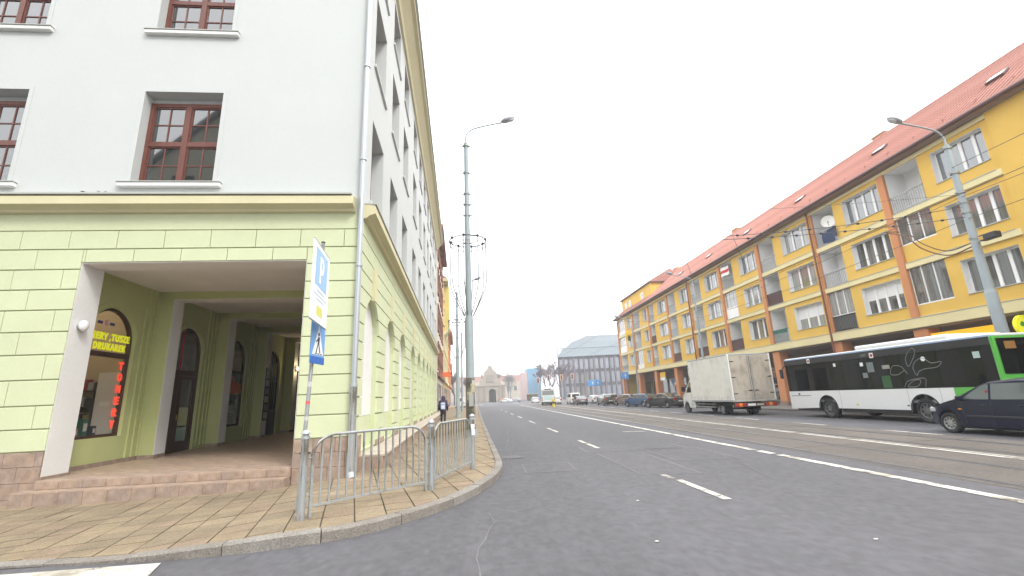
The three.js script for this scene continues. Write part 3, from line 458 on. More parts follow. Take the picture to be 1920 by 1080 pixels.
// things in and on the arcade; (x, s) in the side frame of the building
const inSide = (x, y, s) => V(x, y, -s - 0.18).applyAxisAngle(V(0, 1, 0), SA).add(CORNER);
{
  const p = V(OPL + 0.11, 3.54, -0.22).applyAxisAngle(V(0, 1, 0), FA).add(CORNER);
  const t = thing('globe_lamp', 'white glass globe lamp on the white jamb of the arcade opening', 'lamp', p.toArray(), FA);
  part(t, 'globe', new THREE.SphereGeometry(0.125, 24, 16).scale(0.6, 1, 0.9).translate(0.0, 0, 0), new THREE.MeshPhysicalMaterial({ color: C(0.82, 0.82, 0.84), roughness: 0.18, clearcoat: 0.6 })); part(t, 'bracket', new THREE.CylinderGeometry(0.06, 0.07, 0.06, 16).rotateZ(Math.PI / 2).translate(-0.085, -0.02, 0), M.galv);
  for (const [u, w] of [[-6.12, 0.09], [-5.68, 0.12]]) { const pc = V(u, 6.513, 0.24).applyAxisAngle(V(0, 1, 0), FA).add(CORNER), lc = thing('leaf_clump', 'small dark clump of dead leaves lying on the cornice of the corner building', 'leaves', pc.toArray(), 0, 'leaf clumps on the cornice'); for (let i = 0; i < 7; i++) { const g = new THREE.PlaneGeometry(0.07, 0.04, 2, 1).rotateX(-1.2 + rr(-0.4, 0.4)).rotateY(rr(0, 6)).translate(rr(-w, w), rr(0.015, 0.05), rr(-0.04, 0.04)); part(lc, 'leaf', g, mat(0.07, 0.04, 0.03, { side: THREE.DoubleSide })); } }
  const q = inSide(-6.0, 3.5, 13.86), l = thing('wall_lantern', 'small lit wall lantern on an arcade pilaster', 'lamp', q.toArray(), SA);
  part(l, 'bulb_glass', new THREE.SphereGeometry(0.09, 16, 12).translate(0.06, 0, 0), new THREE.MeshStandardMaterial({ color: C(0.8, 0.7, 0.5), emissive: C(1, 0.8, 0.45), emissiveIntensity: 1.3 })); part(l, 'bracket', bx(-0.065, 0.0, -0.1, 0.06, -0.03, 0.03), M.dark);
  const pl = new THREE.PointLight(C(1, 0.78, 0.45), 0.5); pl.position.set(0.2, 0, 0); pl.castShadow = true; l.add(pl);
  const nb = thing('notice_board', 'dark framed notice board on the white face of an arcade pilaster', 'board', inSide(-6.05, 2.2, 10.47).toArray(), SA);
  part(nb, 'frame', bx(-0.008, 0.03, -1.12, 1.12, -0.22, 0.22), M.blackMetal); for (let k = 0; k < 6; k++) part(nb, 'notice', bx(0.03, 0.034, 0.92 - k * 0.34 - 0.28, 0.92 - k * 0.34, -0.18, 0.18), k % 2 ? mat(0.4, 0.38, 0.34) : mat(0.25, 0.25, 0.24));
  // inside the toner shop
  const lamp = thing('shop_ceiling_lamp', 'small bright ceiling lamp inside the toner shop', 'lamp', inSide(-8.2, 4.55, 1.9).toArray(), SA);
  part(lamp, 'bulb', new THREE.SphereGeometry(0.09, 14, 10), new THREE.MeshStandardMaterial({ color: C(0.9, 0.85, 0.7), emissive: C(1, 0.85, 0.6), emissiveIntensity: 2.5 })); part(lamp, 'stem', cyl(0.015, 0.015, 0, 0.08, 0.35, 0, 8), M.dark);
  const sl = new THREE.PointLight(C(1, 0.82, 0.58), 1.0); sl.position.set(0, -0.15, 0); sl.castShadow = true; lamp.add(sl);
  const sh = thing('stock_shelf', 'dark shelf of boxes inside the toner shop', 'shelf', inSide(-7.95, FL, 3.22).toArray(), SA);
  for (const x of [-0.42, 0.42]) for (const z of [-0.16, 0.16]) part(sh, 'upright', bx(x - 0.02, x + 0.02, 0, 2.1, z - 0.02, z + 0.02), M.dark);
  for (let k = 0; k < 5; k++) part(sh, 'shelf_board', bx(-0.44, 0.44, 0.1 + k * 0.44, 0.13 + k * 0.44, -0.18, 0.18), M.frameDark);
  let n = 0; for (let k = 0; k < 5; k++) for (let x = -0.4; x < 0.3; x += 0.2) { const w = rr(0.13, 0.185), h = rr(0.16, 0.33), c = [[0.05, 0.05, 0.06], [0.35, 0.27, 0.1], [0.12, 0.1, 0.1], [0.3, 0.05, 0.04], [0.3, 0.3, 0.3]][n++ % 5]; const p2 = inSide(-7.95 + x + w / 2, FL + 0.132 + k * 0.44 + h / 2, 3.18); const bo = single('toner_box', 'small carton on the dark shelf inside the toner shop', 'box', bx(-w / 2, w / 2, -h / 2, h / 2, -0.1, 0.1), mat(...c), 'cartons on the shelf inside the toner shop'); bo.position.copy(p2); bo.rotation.y = SA; }
  const cab = thing('white_cabinet', 'pale tall cabinet standing inside the toner shop', 'cabinet', inSide(-7.22, FL, 3.2).toArray(), SA);
  part(cab, 'body', rb(-0.26, 0.26, 0.08, 2.35, -0.18, 0.18, 0.01), mat(0.62, 0.60, 0.55)); part(cab, 'plinth', bx(-0.25, 0.25, 0, 0.08, -0.17, 0.17), M.dark); part(cab, 'notice', bx(-0.12, 0.1, 1.45, 1.57, 0.18, 0.186), mat(0.75, 0.72, 0.64));
  const tb = thing('display_ledge', 'white display ledge behind the toner shop window', 'shelf', inSide(-7.05, FL, 1.9).toArray(), SA); part(tb, 'board', bx(-0.24, 0.24, 0.66, 0.72, -0.82, 0.82), M.pvc); part(tb, 'apron', bx(-0.22, 0.22, 0, 0.66, -0.8, 0.8), M.pvc);
  [[1.35, 0.32, 0.2, [0.62, 0.62, 0.6], 'white printer box on the display ledge of the toner shop'], [1.8, 0.2, 0.13, [0.42, 0.12, 0.08], 'red carton on the display ledge of the toner shop'], [2.05, 0.42, 0.2, [0.03, 0.1, 0.07], 'tall dark green carton on the display ledge of the toner shop'], [2.35, 0.24, 0.14, [0.02, 0.02, 0.03], 'small black carton on the display ledge of the toner shop']].forEach(([s, h, w, c, lab]) => { const b = thing('display_carton', lab, 'box', inSide(-7.02, FL + 0.72, s).toArray(), SA + 0.1); part(b, 'carton', bx(-0.12, 0.12, 0, h, -w / 2, w / 2), mat(...c)); part(b, 'print', bx(0.12, 0.123, h * 0.3, h * 0.75, -w * 0.32, w * 0.32), mat(0.55, 0.55, 0.5)); });
}

// ---------------------------------------------------------------- yellow apartment block with the arcade, across the street
const YX = 24, YB = thing('apartment_block', 'long yellow four storey apartment block with red tiled roof and orange pilasters', 'building', [YX, 0, -45]);
{
  const Z = (z) => z + 45, yx = (g, x) => muv(g.rotateY(Math.PI / 2).translate(x, 0, 45)); // shape coordinates (-z, y), depth -> +x
  const floors = [[4.95, 7.66, 5.62, 7.3], [7.95, 10.55, 8.55, 10.2], [10.86, 13.8, 11.5, 13.2]];
  // bays: [far z, near z, loggia far, loggia near, window far, window near, kind of upright at the far end, mullions]
  const bays = [
    [-22.6, -16.85, -22.4, -20.4, -19.72, -17.2, 'P'], [-28.5, -22.6, -28.4, -26.45, -25.7, -22.98, 'D'], [-34.9, -28.5, -34.7, -32.85, -31.9, -29.0, 'P'], [-41.2, -34.9, -40.95, -39.0, -37.85, -35.35, 'P'],
    [-47.9, -41.2, -47.6, -45.4, -44.4, -41.7, 'D'], [-54.1, -47.9, -53.85, -51.9, -50.6, -48.3, 'P'], [-60.6, -54.1, -60.3, -58.8, -57.3, -54.65, 'P'], [-67.2, -60.6, -66.9, -64.4, -62.9, -61.3, 'P'], [-74.9, -67.2, -74.5, -71.3, -70.3, -68.1, 'P'],
  ];
  // loggia kinds per bay and floor (bottom to top): o open with rails, b brown board, w white board glazed, g green rail, z glazed, k block-in wall, s satellite dish
  const kinds = ['zfo', 'kos', 'gbo', 'bwo', 'boo', 'boo', 'obo', 'zoo', 'owz'];
  const glassOf = [M.paneMid, M.paneCurtain, M.paneDark, M.paneSky];
  const wallHole = [];
  bays.forEach((b, i) => floors.forEach(([f0, f1, w0, w1], k) => {
    wallHole.push(rect(-b[5], w0, -b[4], w1), rect(-b[3], f0 + 0.02, -b[2], f1 - (k === 2 ? 0.35 : 0.02)));
  }));
  part(YB, 'wall', yx(ext(rect(16.85, 4.42, 74.9, 13.9), 0.4, wallHole), 0), M.yellow);
  part(YB, 'plain_wall', bx(-0.12, 0.4, 3.95, 13.9, Z(-16.84), Z(3)), M.yellow);
  part(YB, 'end_wall', bx(0.4, 10.5, 0, 13.9, Z(-75.1), Z(-74.75)), M.paleYellow); part(YB, 'rear_wall', bx(10.2, 10.5, 0, 13.9, Z(-74.7), Z(3)), M.paleYellow);
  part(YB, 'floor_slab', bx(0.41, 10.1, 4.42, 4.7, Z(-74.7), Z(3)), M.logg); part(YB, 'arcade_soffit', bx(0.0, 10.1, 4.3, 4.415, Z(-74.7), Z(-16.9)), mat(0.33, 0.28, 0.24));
  part(YB, 'attic_floor', bx(0.2, 10.2, 13.82, 13.95, Z(-74.8), Z(3)), M.logg);
  // floor bands and pilasters
  const ups = bays.map((b) => [b[0], b[6]]);
  bays.forEach((b) => { for (const [y0, y1, d] of [[7.64, 7.94, 0.11], [10.54, 10.85, 0.11]]) { part(YB, 'floor_band', rb(-d, 0.02, y0, y1, Z(b[0] + (b[6] === 'P' ? 0.22 : 0.1)), Z(b[1] - (b[1] > -17 ? -0.0 : 0.22)), 0.015), M.band); part(YB, 'band_flashing', bx(-d - 0.02, 0.02, y1 + 0.001, y1 + 0.03, Z(b[0] + 0.23), Z(b[1] - 0.23)), M.sill); } });
  part(YB, 'base_band', rb(-0.16, 0.05, 4.38, 4.9, Z(-74.9), Z(3), 0.02), M.band); part(YB, 'base_flashing', bx(-0.18, 0.05, 4.9, 4.93, Z(-74.9), Z(3)), M.sill);
  part(YB, 'top_band', rb(-0.1, 0.05, 13.42, 13.62, Z(-74.9), Z(-16.85), 0.015), M.band);
  ups.forEach(([z, k]) => {
    if (k === 'P') part(YB, 'pilaster', rb(-0.14, 0.04, 4.94, 13.42, Z(z - 0.2), Z(z + 0.2), 0.015), M.orange);
    else { part(YB, 'pilaster', rb(-0.1, 0.04, 4.94, 13.42, Z(z - 0.05), Z(z + 0.16), 0.015), M.orange); part(YB, 'downpipe', muv(cyl(0.065, 0.065, -0.2, 0.1, 13.6, Z(z - 0.08), 12)), M.pipeRed); }
    const pl = sub(YB, 'arcade_pillar', [0, 0, Z(z)]); part(pl, 'shaft', rb(0.0, 0.75, 0.4, 4.3, -0.42, 0.42, 0.03), M.orange); part(pl, 'foot', rb(-0.04, 0.79, 0, 0.4, -0.46, 0.46, 0.02), mat(0.36, 0.26, 0.2, { map: T.stone }));
  });
  for (const z of [-16.2, -10, -3.5]) { const pl = sub(YB, 'arcade_pillar', [0, 0, Z(z)]); part(pl, 'shaft', rb(0.0, 0.75, 0.4, 3.95, -0.42, 0.42, 0.03), M.orange); part(pl, 'foot', rb(-0.04, 0.79, 0, 0.4, -0.46, 0.46, 0.02), M.stone); }
  // windows
  const pvcWin = (parent, zf, zn, y0, y1, n, gl, blind) => {
    const o = sub(parent, 'window'), w = zn - zf, f = 0.07, fr = [];
    const add = (a, b2, c, d, t = 0.07) => fr.push(bx(0.33 - t / 2, 0.33 + t / 2, c, d, a, b2));
    add(Z(zf), Z(zf) + f, y0, y1); add(Z(zn) - f, Z(zn), y0, y1); add(Z(zf) + f, Z(zn) - f, y0, y0 + f, 0.068); add(Z(zf) + f, Z(zn) - f, y1 - f, y1, 0.068); part(o, 'frame', merge(fr.splice(0)), M.pvc);
    for (let k = 1; k < n; k++) { const m = Z(zf) + w * k / n; part(o, 'mullion', bx(0.28, 0.38, y0 + f, y1 - f, m - 0.075, m + 0.075), M.pvc); }
    for (let k = 0; k < n; k++) { const a = Z(zf) + w * k / n + (k ? 0.075 : f), b2 = Z(zf) + w * (k + 1) / n - (k < n - 1 ? 0.075 : f); part(o, 'pane', bx(0.33, 0.34, y0 + f, y1 - f, a, b2), gl[(k) % gl.length]); if (blind) part(o, 'blind', bx(0.315, 0.325, y1 - f - (y1 - y0) * blind, y1 - f, a, b2), M.logg); }
    part(o, 'reveal', merge([bx(0.01, 0.29, y0, y1, Z(zf) - 0.002, Z(zf) + 0.012), bx(0.01, 0.29, y0, y1, Z(zn) - 0.012, Z(zn) + 0.002), bx(0.01, 0.29, y1 - 0.012, y1 + 0.002, Z(zf) + 0.012, Z(zn) - 0.012)]), M.pvc);
    part(o, 'sill', bx(-0.05, 0.29, y0 - 0.03, y0 + 0.012, Z(zf) - 0.02, Z(zn) + 0.02), M.sill);
    return o;
  };
  const styles = [[M.paneMid], [M.paneSky, M.paneMid], [M.paneCurtain], [M.paneDark, M.paneMid], [M.paneCurtain, M.paneMid], [M.paneSky]];
  const pick = [[0, 0, 5], [3, 3, 5], [2, 4, 4], [3, 2, 1], [3, 4, 1], [2, 2, 1], [2, 2, 5], [2, 3, 1], [4, 2, 2]];
  bays.forEach((b, i) => floors.forEach(([f0, f1, w0, w1], k) => {
    pvcWin(YB, b[4], b[5], w0, w1, b[5] - b[4] > 2 ? (i < 2 ? 4 : 3) : 2, styles[pick[i][k]], i === 1 && k === 0 ? 0.45 : i === 2 && k === 0 ? 0.5 : 0);
    // loggia
    const o = sub(YB, 'loggia'), zf = Z(b[2]), zn = Z(b[3]), y0 = f0 + 0.02, y1 = f1 - (k === 2 ? 0.35 : 0.02), kd = kinds[i][k], D = 1.25;
    part(o, 'lining', merge([bx(0.03, D, y0, y1, zf - 0.03, zf + 0.012), bx(0.03, D, y0, y1, zn - 0.012, zn + 0.03), bx(0.03, D, y1 - 0.012, y1 + 0.03, zf + 0.012, zn - 0.012), bx(0.02, D, y0 - 0.03, y0 + 0.012, zf + 0.012, zn - 0.012), bx(D, D + 0.06, y0, y1, zf, zn)]), M.logg);
    const rail = (m, fill) => { const t = 1.0; part(o, 'handrail', bx(-0.03, 0.03, y0 + t - 0.03, y0 + t + 0.02, zf + 0.013, zn - 0.013), m); if (fill) part(o, 'balustrade_board', bx(-0.015, 0.015, y0 + 0.06, y0 + t - 0.04, zf + 0.02, zn - 0.02), fill); else { for (let z = zf + 0.12; z < zn - 0.05; z += 0.13) part(o, 'baluster', bx(-0.009, 0.009, y0 + 0.08, y0 + t - 0.03, z - 0.009, z + 0.009), m); part(o, 'bottom_rail', bx(-0.015, 0.015, y0 + 0.06, y0 + 0.09, zf + 0.013, zn - 0.013), m); } };
    const door = () => { const z0 = lerp(zf, zn, 0.45), z1 = zn - 0.06; part(o, 'balcony_door', bx(D - 0.09, D - 0.004, y0 + 0.02, y0 + 2.1, z0, z1), M.pvc); part(o, 'door_pane', bx(D - 0.1, D - 0.092, y0 + 0.3, y0 + 2.0, z0 + 0.1, z1 - 0.1), (i + k) % 3 ? M.paneMid : M.paneDark); };
    const glaze = (yb, m) => { const n = 3, w = (zn - zf) / n; for (let q = 0; q < n; q++) { const a = zf + q * w + 0.05, c = zf + (q + 1) * w - 0.05; part(o, 'glazing', bx(0.06, 0.07, yb + 0.05, y1 - 0.06, a, c), m); part(o, 'glazing_post', bx(0.03, 0.1, yb, y1 - 0.012, a - 0.06, a), M.pvc); } part(o, 'glazing_rail', bx(0.025, 0.105, yb - 0.02, yb + 0.05, zf + 0.013, zn - 0.013), M.pvc); };
    if (kd === 'o' || kd === 's') { door(); rail((i + k) % 2 ? M.signGrey : M.galv); } else if (kd === 'b') { door(); rail(M.blackMetal, mat(0.085, 0.045, 0.04)); } else if (kd === 'g') { door(); rail(mat(0.02, 0.09, 0.06)); part(o, 'rail_cloth', bx(-0.05, -0.035, y0 + 0.72, y0 + 1.0, zf + 0.1, zn - 0.1), mat(0.03, 0.12, 0.085)); } else if (kd === 'w') { rail(M.pvc, M.pvc); glaze(y0 + 1.02, M.paneCurtain); } else if (kd === 'z') { glaze(y0 + 0.62, M.paneMid); part(o, 'glazing_board', bx(0.03, 0.11, y0, y0 + 0.6, zf + 0.013, zn - 0.013), i ? M.logg : M.yellow); } else if (kd === 'k') { glaze(y0 + 1.02, M.paneCurtain); rail(M.blackMetal); part(o, 'wire_panel', bx(0.02, 0.045, y0 + 0.05, y0 + 0.98, zf + 0.02, zn - 0.02), mat(0.14, 0.14, 0.13)); } else if (kd === 'f') { part(o, 'infill_wall', bx(0.02, 0.12, y0, y0 + 1.0, zf + 0.013, zn - 0.013), M.yellow); const z0 = lerp(zf, zn, 0.35); part(o, 'inner_cheek', bx(0.12, D, y0, y1 - 0.02, z0 - 0.08, z0), mat(0.45, 0.25, 0.13)); glaze(y0 + 1.02, M.paneMid); }
  }));
  // ground floor shop fronts under the arcade
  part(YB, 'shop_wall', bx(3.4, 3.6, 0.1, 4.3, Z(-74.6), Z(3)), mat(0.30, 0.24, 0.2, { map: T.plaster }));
  for (let z = -73.5; z < 1; z += 3.1) { const o = sub(YB, 'shop_front'); part(o, 'frame', merge([bx(3.3, 3.4, 0.3, 3.3, Z(z), Z(z) + 0.09), bx(3.3, 3.4, 0.3, 3.3, Z(z) + 2.4, Z(z) + 2.49), bx(3.3, 3.4, 3.2, 3.3, Z(z) + 0.09, Z(z) + 2.4), bx(3.3, 3.4, 0.3, 0.42, Z(z) + 0.09, Z(z) + 2.4)]), M.zinc); part(o, 'glass', bx(3.345, 3.355, 0.42, 3.2, Z(z) + 0.09, Z(z) + 2.4), Math.round(z) % 3 ? M.paneDark : M.paneMid); }
  // roof: eaves, gutter, tiled slope in courses, ridge, roof lights
  const e0 = [-0.55, 13.86], e1 = [5.1, 18.6], n = 26, slope = [];
  const tileTones = [M.tile, mat(0.46, 0.215, 0.175, { map: T.stone, roughness: 0.75 }), mat(0.53, 0.27, 0.22, { map: T.stone, roughness: 0.75 })];
  part(YB, 'eaves_soffit', bx(-0.55, 0.2, 13.7, 13.8, Z(-75.4), Z(3.4)), mat(0.30, 0.2, 0.16)); part(YB, 'gutter', muv(tube([V(-0.62, 13.82, Z(3.4)), V(-0.62, 13.82, Z(-75.4))], 0.1, 2, 10)), M.gutter);
  for (let k = 0; k < n; k++) { const a = k / n, c = (k + 1.15) / n, x0 = lerp(e0[0], e1[0], a), y0 = lerp(e0[1], e1[1], a) + 0.05, x1 = lerp(e0[0], e1[0], c), y1 = lerp(e0[1], e1[1], c) + 0.005; const g = ext([[x0, y0 - 0.06], [x0, y0], [x1, y1], [x1, y1 - 0.05]], 78.4).translate(0, 0, Z(-75.2)); part(YB, 'tile_course', muv(g), tileTones[(k * 5 + (k >> 1)) % 3]); }
  { const g = []; for (let z = -75.2; z < 3.2; z += 0.3) { g.push(rod(V(e0[0], e0[1] + 0.055, Z(z)), V(e1[0], e1[1] + 0.05, Z(z)), 0.045, 5)); } part(YB, 'tile_rolls', merge(g), M.tile).userData.kind = 'stuff'; }
  part(YB, 'ridge', muv(tube([V(5.15, 18.62, Z(3.2)), V(5.15, 18.62, Z(-75.2))], 0.14, 2, 8)), M.tile);
  part(YB, 'rear_slope', ext([[5.15, 18.6], [5.15, 18.5], [10.9, 13.7], [10.9, 13.85]], 78.4).translate(0, 0, Z(-75.2)), M.tile);
  const ang = Math.atan2(e1[1] - e0[1], e1[0] - e0[0]);
  for (const z of [-17.2, -23.9, -31.2, -38.5, -45.8, -53]) { const o = sub(YB, 'roof_light', [lerp(e0[0], e1[0], 0.42), lerp(e0[1], e1[1], 0.42) + 0.12, Z(z)]); o.rotation.z = ang; part(o, 'frame', rb(-0.28, 0.28, -0.02, 0.1, -0.42, 0.42, 0.02), M.gutter); part(o, 'pane', bx(-0.22, 0.22, 0.1, 0.108, -0.36, 0.36), M.paneSky); }
  for (let z = -70; z < 2; z += 1.6) part(YB, 'snow_hook', bx(0.15, 0.27, 14.5, 14.66, Z(z), Z(z) + 0.09), M.tile);
  for (const [z, h] of [[-27, 1.0], [-46, 1.1], [-62, 1.2]]) { const o = sub(YB, 'chimney', [5.6, 18.0, Z(z)]); part(o, 'stack', rb(-0.3, 0.3, 0, h, -0.5, 0.5, 0.02), M.orange); part(o, 'cap', rb(-0.36, 0.36, h, h + 0.1, -0.56, 0.56, 0.02), M.sill); }
  // taller attic house over the far end
  const at = sub(YB, 'attic_storey'); part(at, 'wall', bx(0.9, 7, 13.95, 16.9, Z(-74.3), Z(-61)), M.yellow); part(at, 'eaves', rb(0.6, 7.2, 16.9, 17.05, Z(-74.6), Z(-60.7), 0.02), M.gutter);
  part(at, 'roof', ext([[0.6, 17.05], [7.2, 17.05], [3.9, 18.9]], 13.9).translate(0, 0, Z(-74.6)), M.tile);
  for (const z of [-72.6, -70.6, -65]) { part(at, 'window_frame', bx(0.84, 0.9, 15.2, 16.2, Z(z), Z(z) + 1.0), M.pvc); part(at, 'window_pane', bx(0.83, 0.838, 15.28, 16.12, Z(z) + 0.08, Z(z) + 0.92), M.paneMid); }
}
{ // dish, shop signs
  const d = thing('satellite_dish', 'white satellite dish fixed in a loggia of the yellow block', 'dish', [YX - 0.12, 12.3, -26.85]);
  const g = new THREE.LatheGeometry([[0, 0], [0.14, 0.012], [0.28, 0.05], [0.42, 0.115]].map((p) => new THREE.Vector2(...p)), 28), dq = new THREE.Quaternion().setFromUnitVectors(V(0, 1, 0), V(-0.72, 0.05, 0.69).normalize()); g.applyQuaternion(dq); part(d, 'reflector', g, mat(0.76, 0.76, 0.74, { side: THREE.DoubleSide })); part(d, 'arm', rod(V(0, -0.3, 0), V(-0.34, -0.12, 0.32), 0.018), M.galv); part(d, 'receiver', rod(V(-0.36, -0.12, 0.34), V(-0.28, -0.08, 0.27), 0.035, 10), M.signGrey); part(d, 'bracket', rod(V(0, 0, 0), V(0.1, -0.45, -0.06), 0.025), M.galv);
  const fl = thing('balcony_flag', 'white flag with a red band hung on a loggia of the yellow block', 'flag', [YX - 0.2, 12.55, -39.9]); const wave = (y0, y1) => { const q = new THREE.PlaneGeometry(1.5, y1 - y0, 12, 2), p = q.attributes.position; for (let i = 0; i < p.count; i++) { const a = p.getX(i), b = p.getY(i) + (y0 + y1) / 2; p.setXYZ(i, 0.05 * Math.sin(a * 5), b, a); } q.computeVertexNormals(); return q; };
  const ds = { side: THREE.DoubleSide, roughness: 0.9 }; part(fl, 'white_cloth', wave(0.14, 0.42), mat(0.78, 0.77, 0.75, ds)); part(fl, 'red_cloth', wave(-0.14, 0.14), mat(0.55, 0.03, 0.04, ds)); part(fl, 'lower_white_cloth', wave(-0.42, -0.14), mat(0.78, 0.77, 0.75, ds)); part(fl, 'pole', rod(V(0, 0.44, -0.85), V(0, 0.44, 0.85), 0.02), M.galv);
  const la = thing('laundry', 'dark blue laundry hanging over the railing below the satellite dish', 'laundry', [YX - 0.05, 11.35, -27.1]); { const q = new THREE.PlaneGeometry(1.0, 0.95, 14, 6), p = q.attributes.position; for (let i = 0; i < p.count; i++) { const a = p.getX(i), b = p.getY(i); p.setXYZ(i, -0.06 - 0.05 * Math.sin(a * 9 + b * 2) - 0.03 * Math.cos(b * 4), b * (0.9 + 0.12 * Math.sin(a * 4)), a); } q.computeVertexNormals(); part(la, 'cloth', q, mat(0.03, 0.05, 0.11, ds)); part(la, 'second_cloth', bx(-0.09, -0.06, -0.2, 0.42, 0.5, 0.75), mat(0.05, 0.05, 0.06)); }
  const s = thing('shop_sign', 'lit yellow and red shop sign band under the arcade of the yellow block', 'sign', [YX + 0.2, 3.5, -20.3]);
  part(s, 'yellow_band', bx(-0.1, 0.1, 0.16, 0.5, -2.1, 1.4), new THREE.MeshStandardMaterial({ color: C(0.8, 0.42, 0.02), emissive: C(0.8, 0.36, 0.01), emissiveIntensity: 0.25 })); part(s, 'red_band', bx(-0.1, 0.1, -0.1, 0.155, -2.1, 1.4), new THREE.MeshStandardMaterial({ color: C(0.6, 0.07, 0.02), emissive: C(0.6, 0.05, 0.01), emissiveIntensity: 0.25 })); for (const z of [-1.4, 1]) part(s, 'hanger', cyl(0.02, 0.02, 0, 0.5, 0.82, z, 8), M.dark);
  const r = thing('round_sign', 'round bright yellow sign with a green emblem hanging under the arcade', 'sign', [YX + 0.05, 3.78, -17.95], 0.0);
  part(r, 'disc', new THREE.CylinderGeometry(0.46, 0.46, 0.14, 36).rotateX(Math.PI / 2), new THREE.MeshStandardMaterial({ color: C(0.78, 0.74, 0.03), emissive: C(0.7, 0.66, 0.02), emissiveIntensity: 0.2 }));
  const gm = mat(0.09, 0.42, 0.04); const leaf = (pts) => new THREE.ExtrudeGeometry(new THREE.Shape(new THREE.SplineCurve(pts.map((p) => new THREE.Vector2(...p))).getPoints(24)), { depth: 0.012, bevelEnabled: false }).translate(0, 0, 0.072);
  part(r, 'emblem', leaf([[-0.18, 0.18], [-0.28, 0.02], [-0.14, -0.06], [-0.05, 0.1], [-0.18, 0.18]]), gm); part(r, 'emblem', leaf([[0.0, 0.0], [0.12, -0.22], [0.26, -0.14], [0.18, 0.1], [0.0, 0.0]]), gm);
  part(r, 'hanger', bx(-0.03, 0.03, 0.44, 0.62, -0.03, 0.03), M.dark);
}

// ---------------------------------------------------------------- railing, signs, poles, wires
{
  const label = ['grey steel railing panel between the first bollard post and the middle post', 'grey steel railing panel running from the middle post towards the tram pole'];
  const posts = [[-2.42, -6.72], [-0.86, -8.3], [-0.18, -10.45]];
  posts.forEach(([x, z], k) => {
    const t = thing('railing_post', ['grey bollard post with domed cap beside the parking sign pole', 'grey bollard post with domed cap joining the two railing panels', 'grey railing end post wrapped with tape beside the kerb bend'][k], 'post', [x, hp(x, z) - 0.02, z]);
    part(t, 'shaft', cyl(0.052, 0.05, 0, 0, 1.05, 0, 20), M.galv); part(t, 'collar', cyl(0.058, 0.058, 0, 1.05, 1.09, 0, 20), M.zinc); part(t, 'neck', cyl(0.04, 0.04, 0, 1.09, 1.115, 0, 16), M.galv);
    part(t, 'cap', new THREE.SphereGeometry(0.06, 20, 10, 0, Math.PI * 2, 0, Math.PI / 2).translate(0, 1.115, 0), M.zinc);
    for (const y of [0.24, 0.85]) part(t, 'clip', bx(-0.075, 0.075, y, y + 0.03, -0.012, 0.012), M.galv);
    if (k === 2) part(t, 'tape', cyl(0.056, 0.056, 0, 0.72, 0.95, 0, 16), M.signWhite);
  });
  for (let k = 0; k < 2; k++) {
    const [x0, z0] = posts[k], [x1, z1] = posts[k + 1], L = Math.hypot(x1 - x0, z1 - z0), t = thing('street_railing', label[k], 'railing', [x0, (hp(x0, z0) + hp(x1, z1)) / 2 - 0.01, z0], -Math.atan2(z1 - z0, x1 - x0));
    const a = 0.12, b = L - 0.12, lowY = 0.83, hiY = 1.07, drop = 0.34;
    const y = (x) => { const e = Math.min(x - a, b - x); if (e >= drop) return hiY; const q = 1 - e / drop; return hiY - (hiY - lowY) * (1 - Math.sqrt(Math.max(0, 1 - q * q * 0.98))) * 1.13; };
    const pts = []; for (let i = 0; i <= 30; i++) { const x = lerp(a, b, i < 10 ? i / 10 * drop / (b - a) : i > 20 ? 1 - (30 - i) / 10 * drop / (b - a) : lerp(drop / (b - a), 1 - drop / (b - a), (i - 10) / 10)); pts.push(V(x, y(x), 0)); }
    part(t, 'top_rail', muv(new THREE.TubeGeometry(new THREE.CatmullRomCurve3(pts), 60, 0.021, 8)), M.galv);
    part(t, 'bottom_rail', bx(a, b, 0.14, 0.17, -0.014, 0.014), M.galv);
    const n = k ? 14 : 15; for (let i = 0; i <= n; i++) { const x = lerp(a, b, i / n), w = i === 0 || i === n ? 0.019 : 0.0115; part(t, 'bar', bx(x - w, x + w, i === 0 || i === n ? 0.02 : 0.17, y(x) - 0.004, -w, w), M.galv); }
    for (const x of [a, b]) for (const yy of [0.3, 0.78]) part(t, 'lug', rod(V(x, yy, 0), V(x < 1 ? 0.04 : L - 0.04, yy, 0), 0.01, 6), M.galv);
  }
}
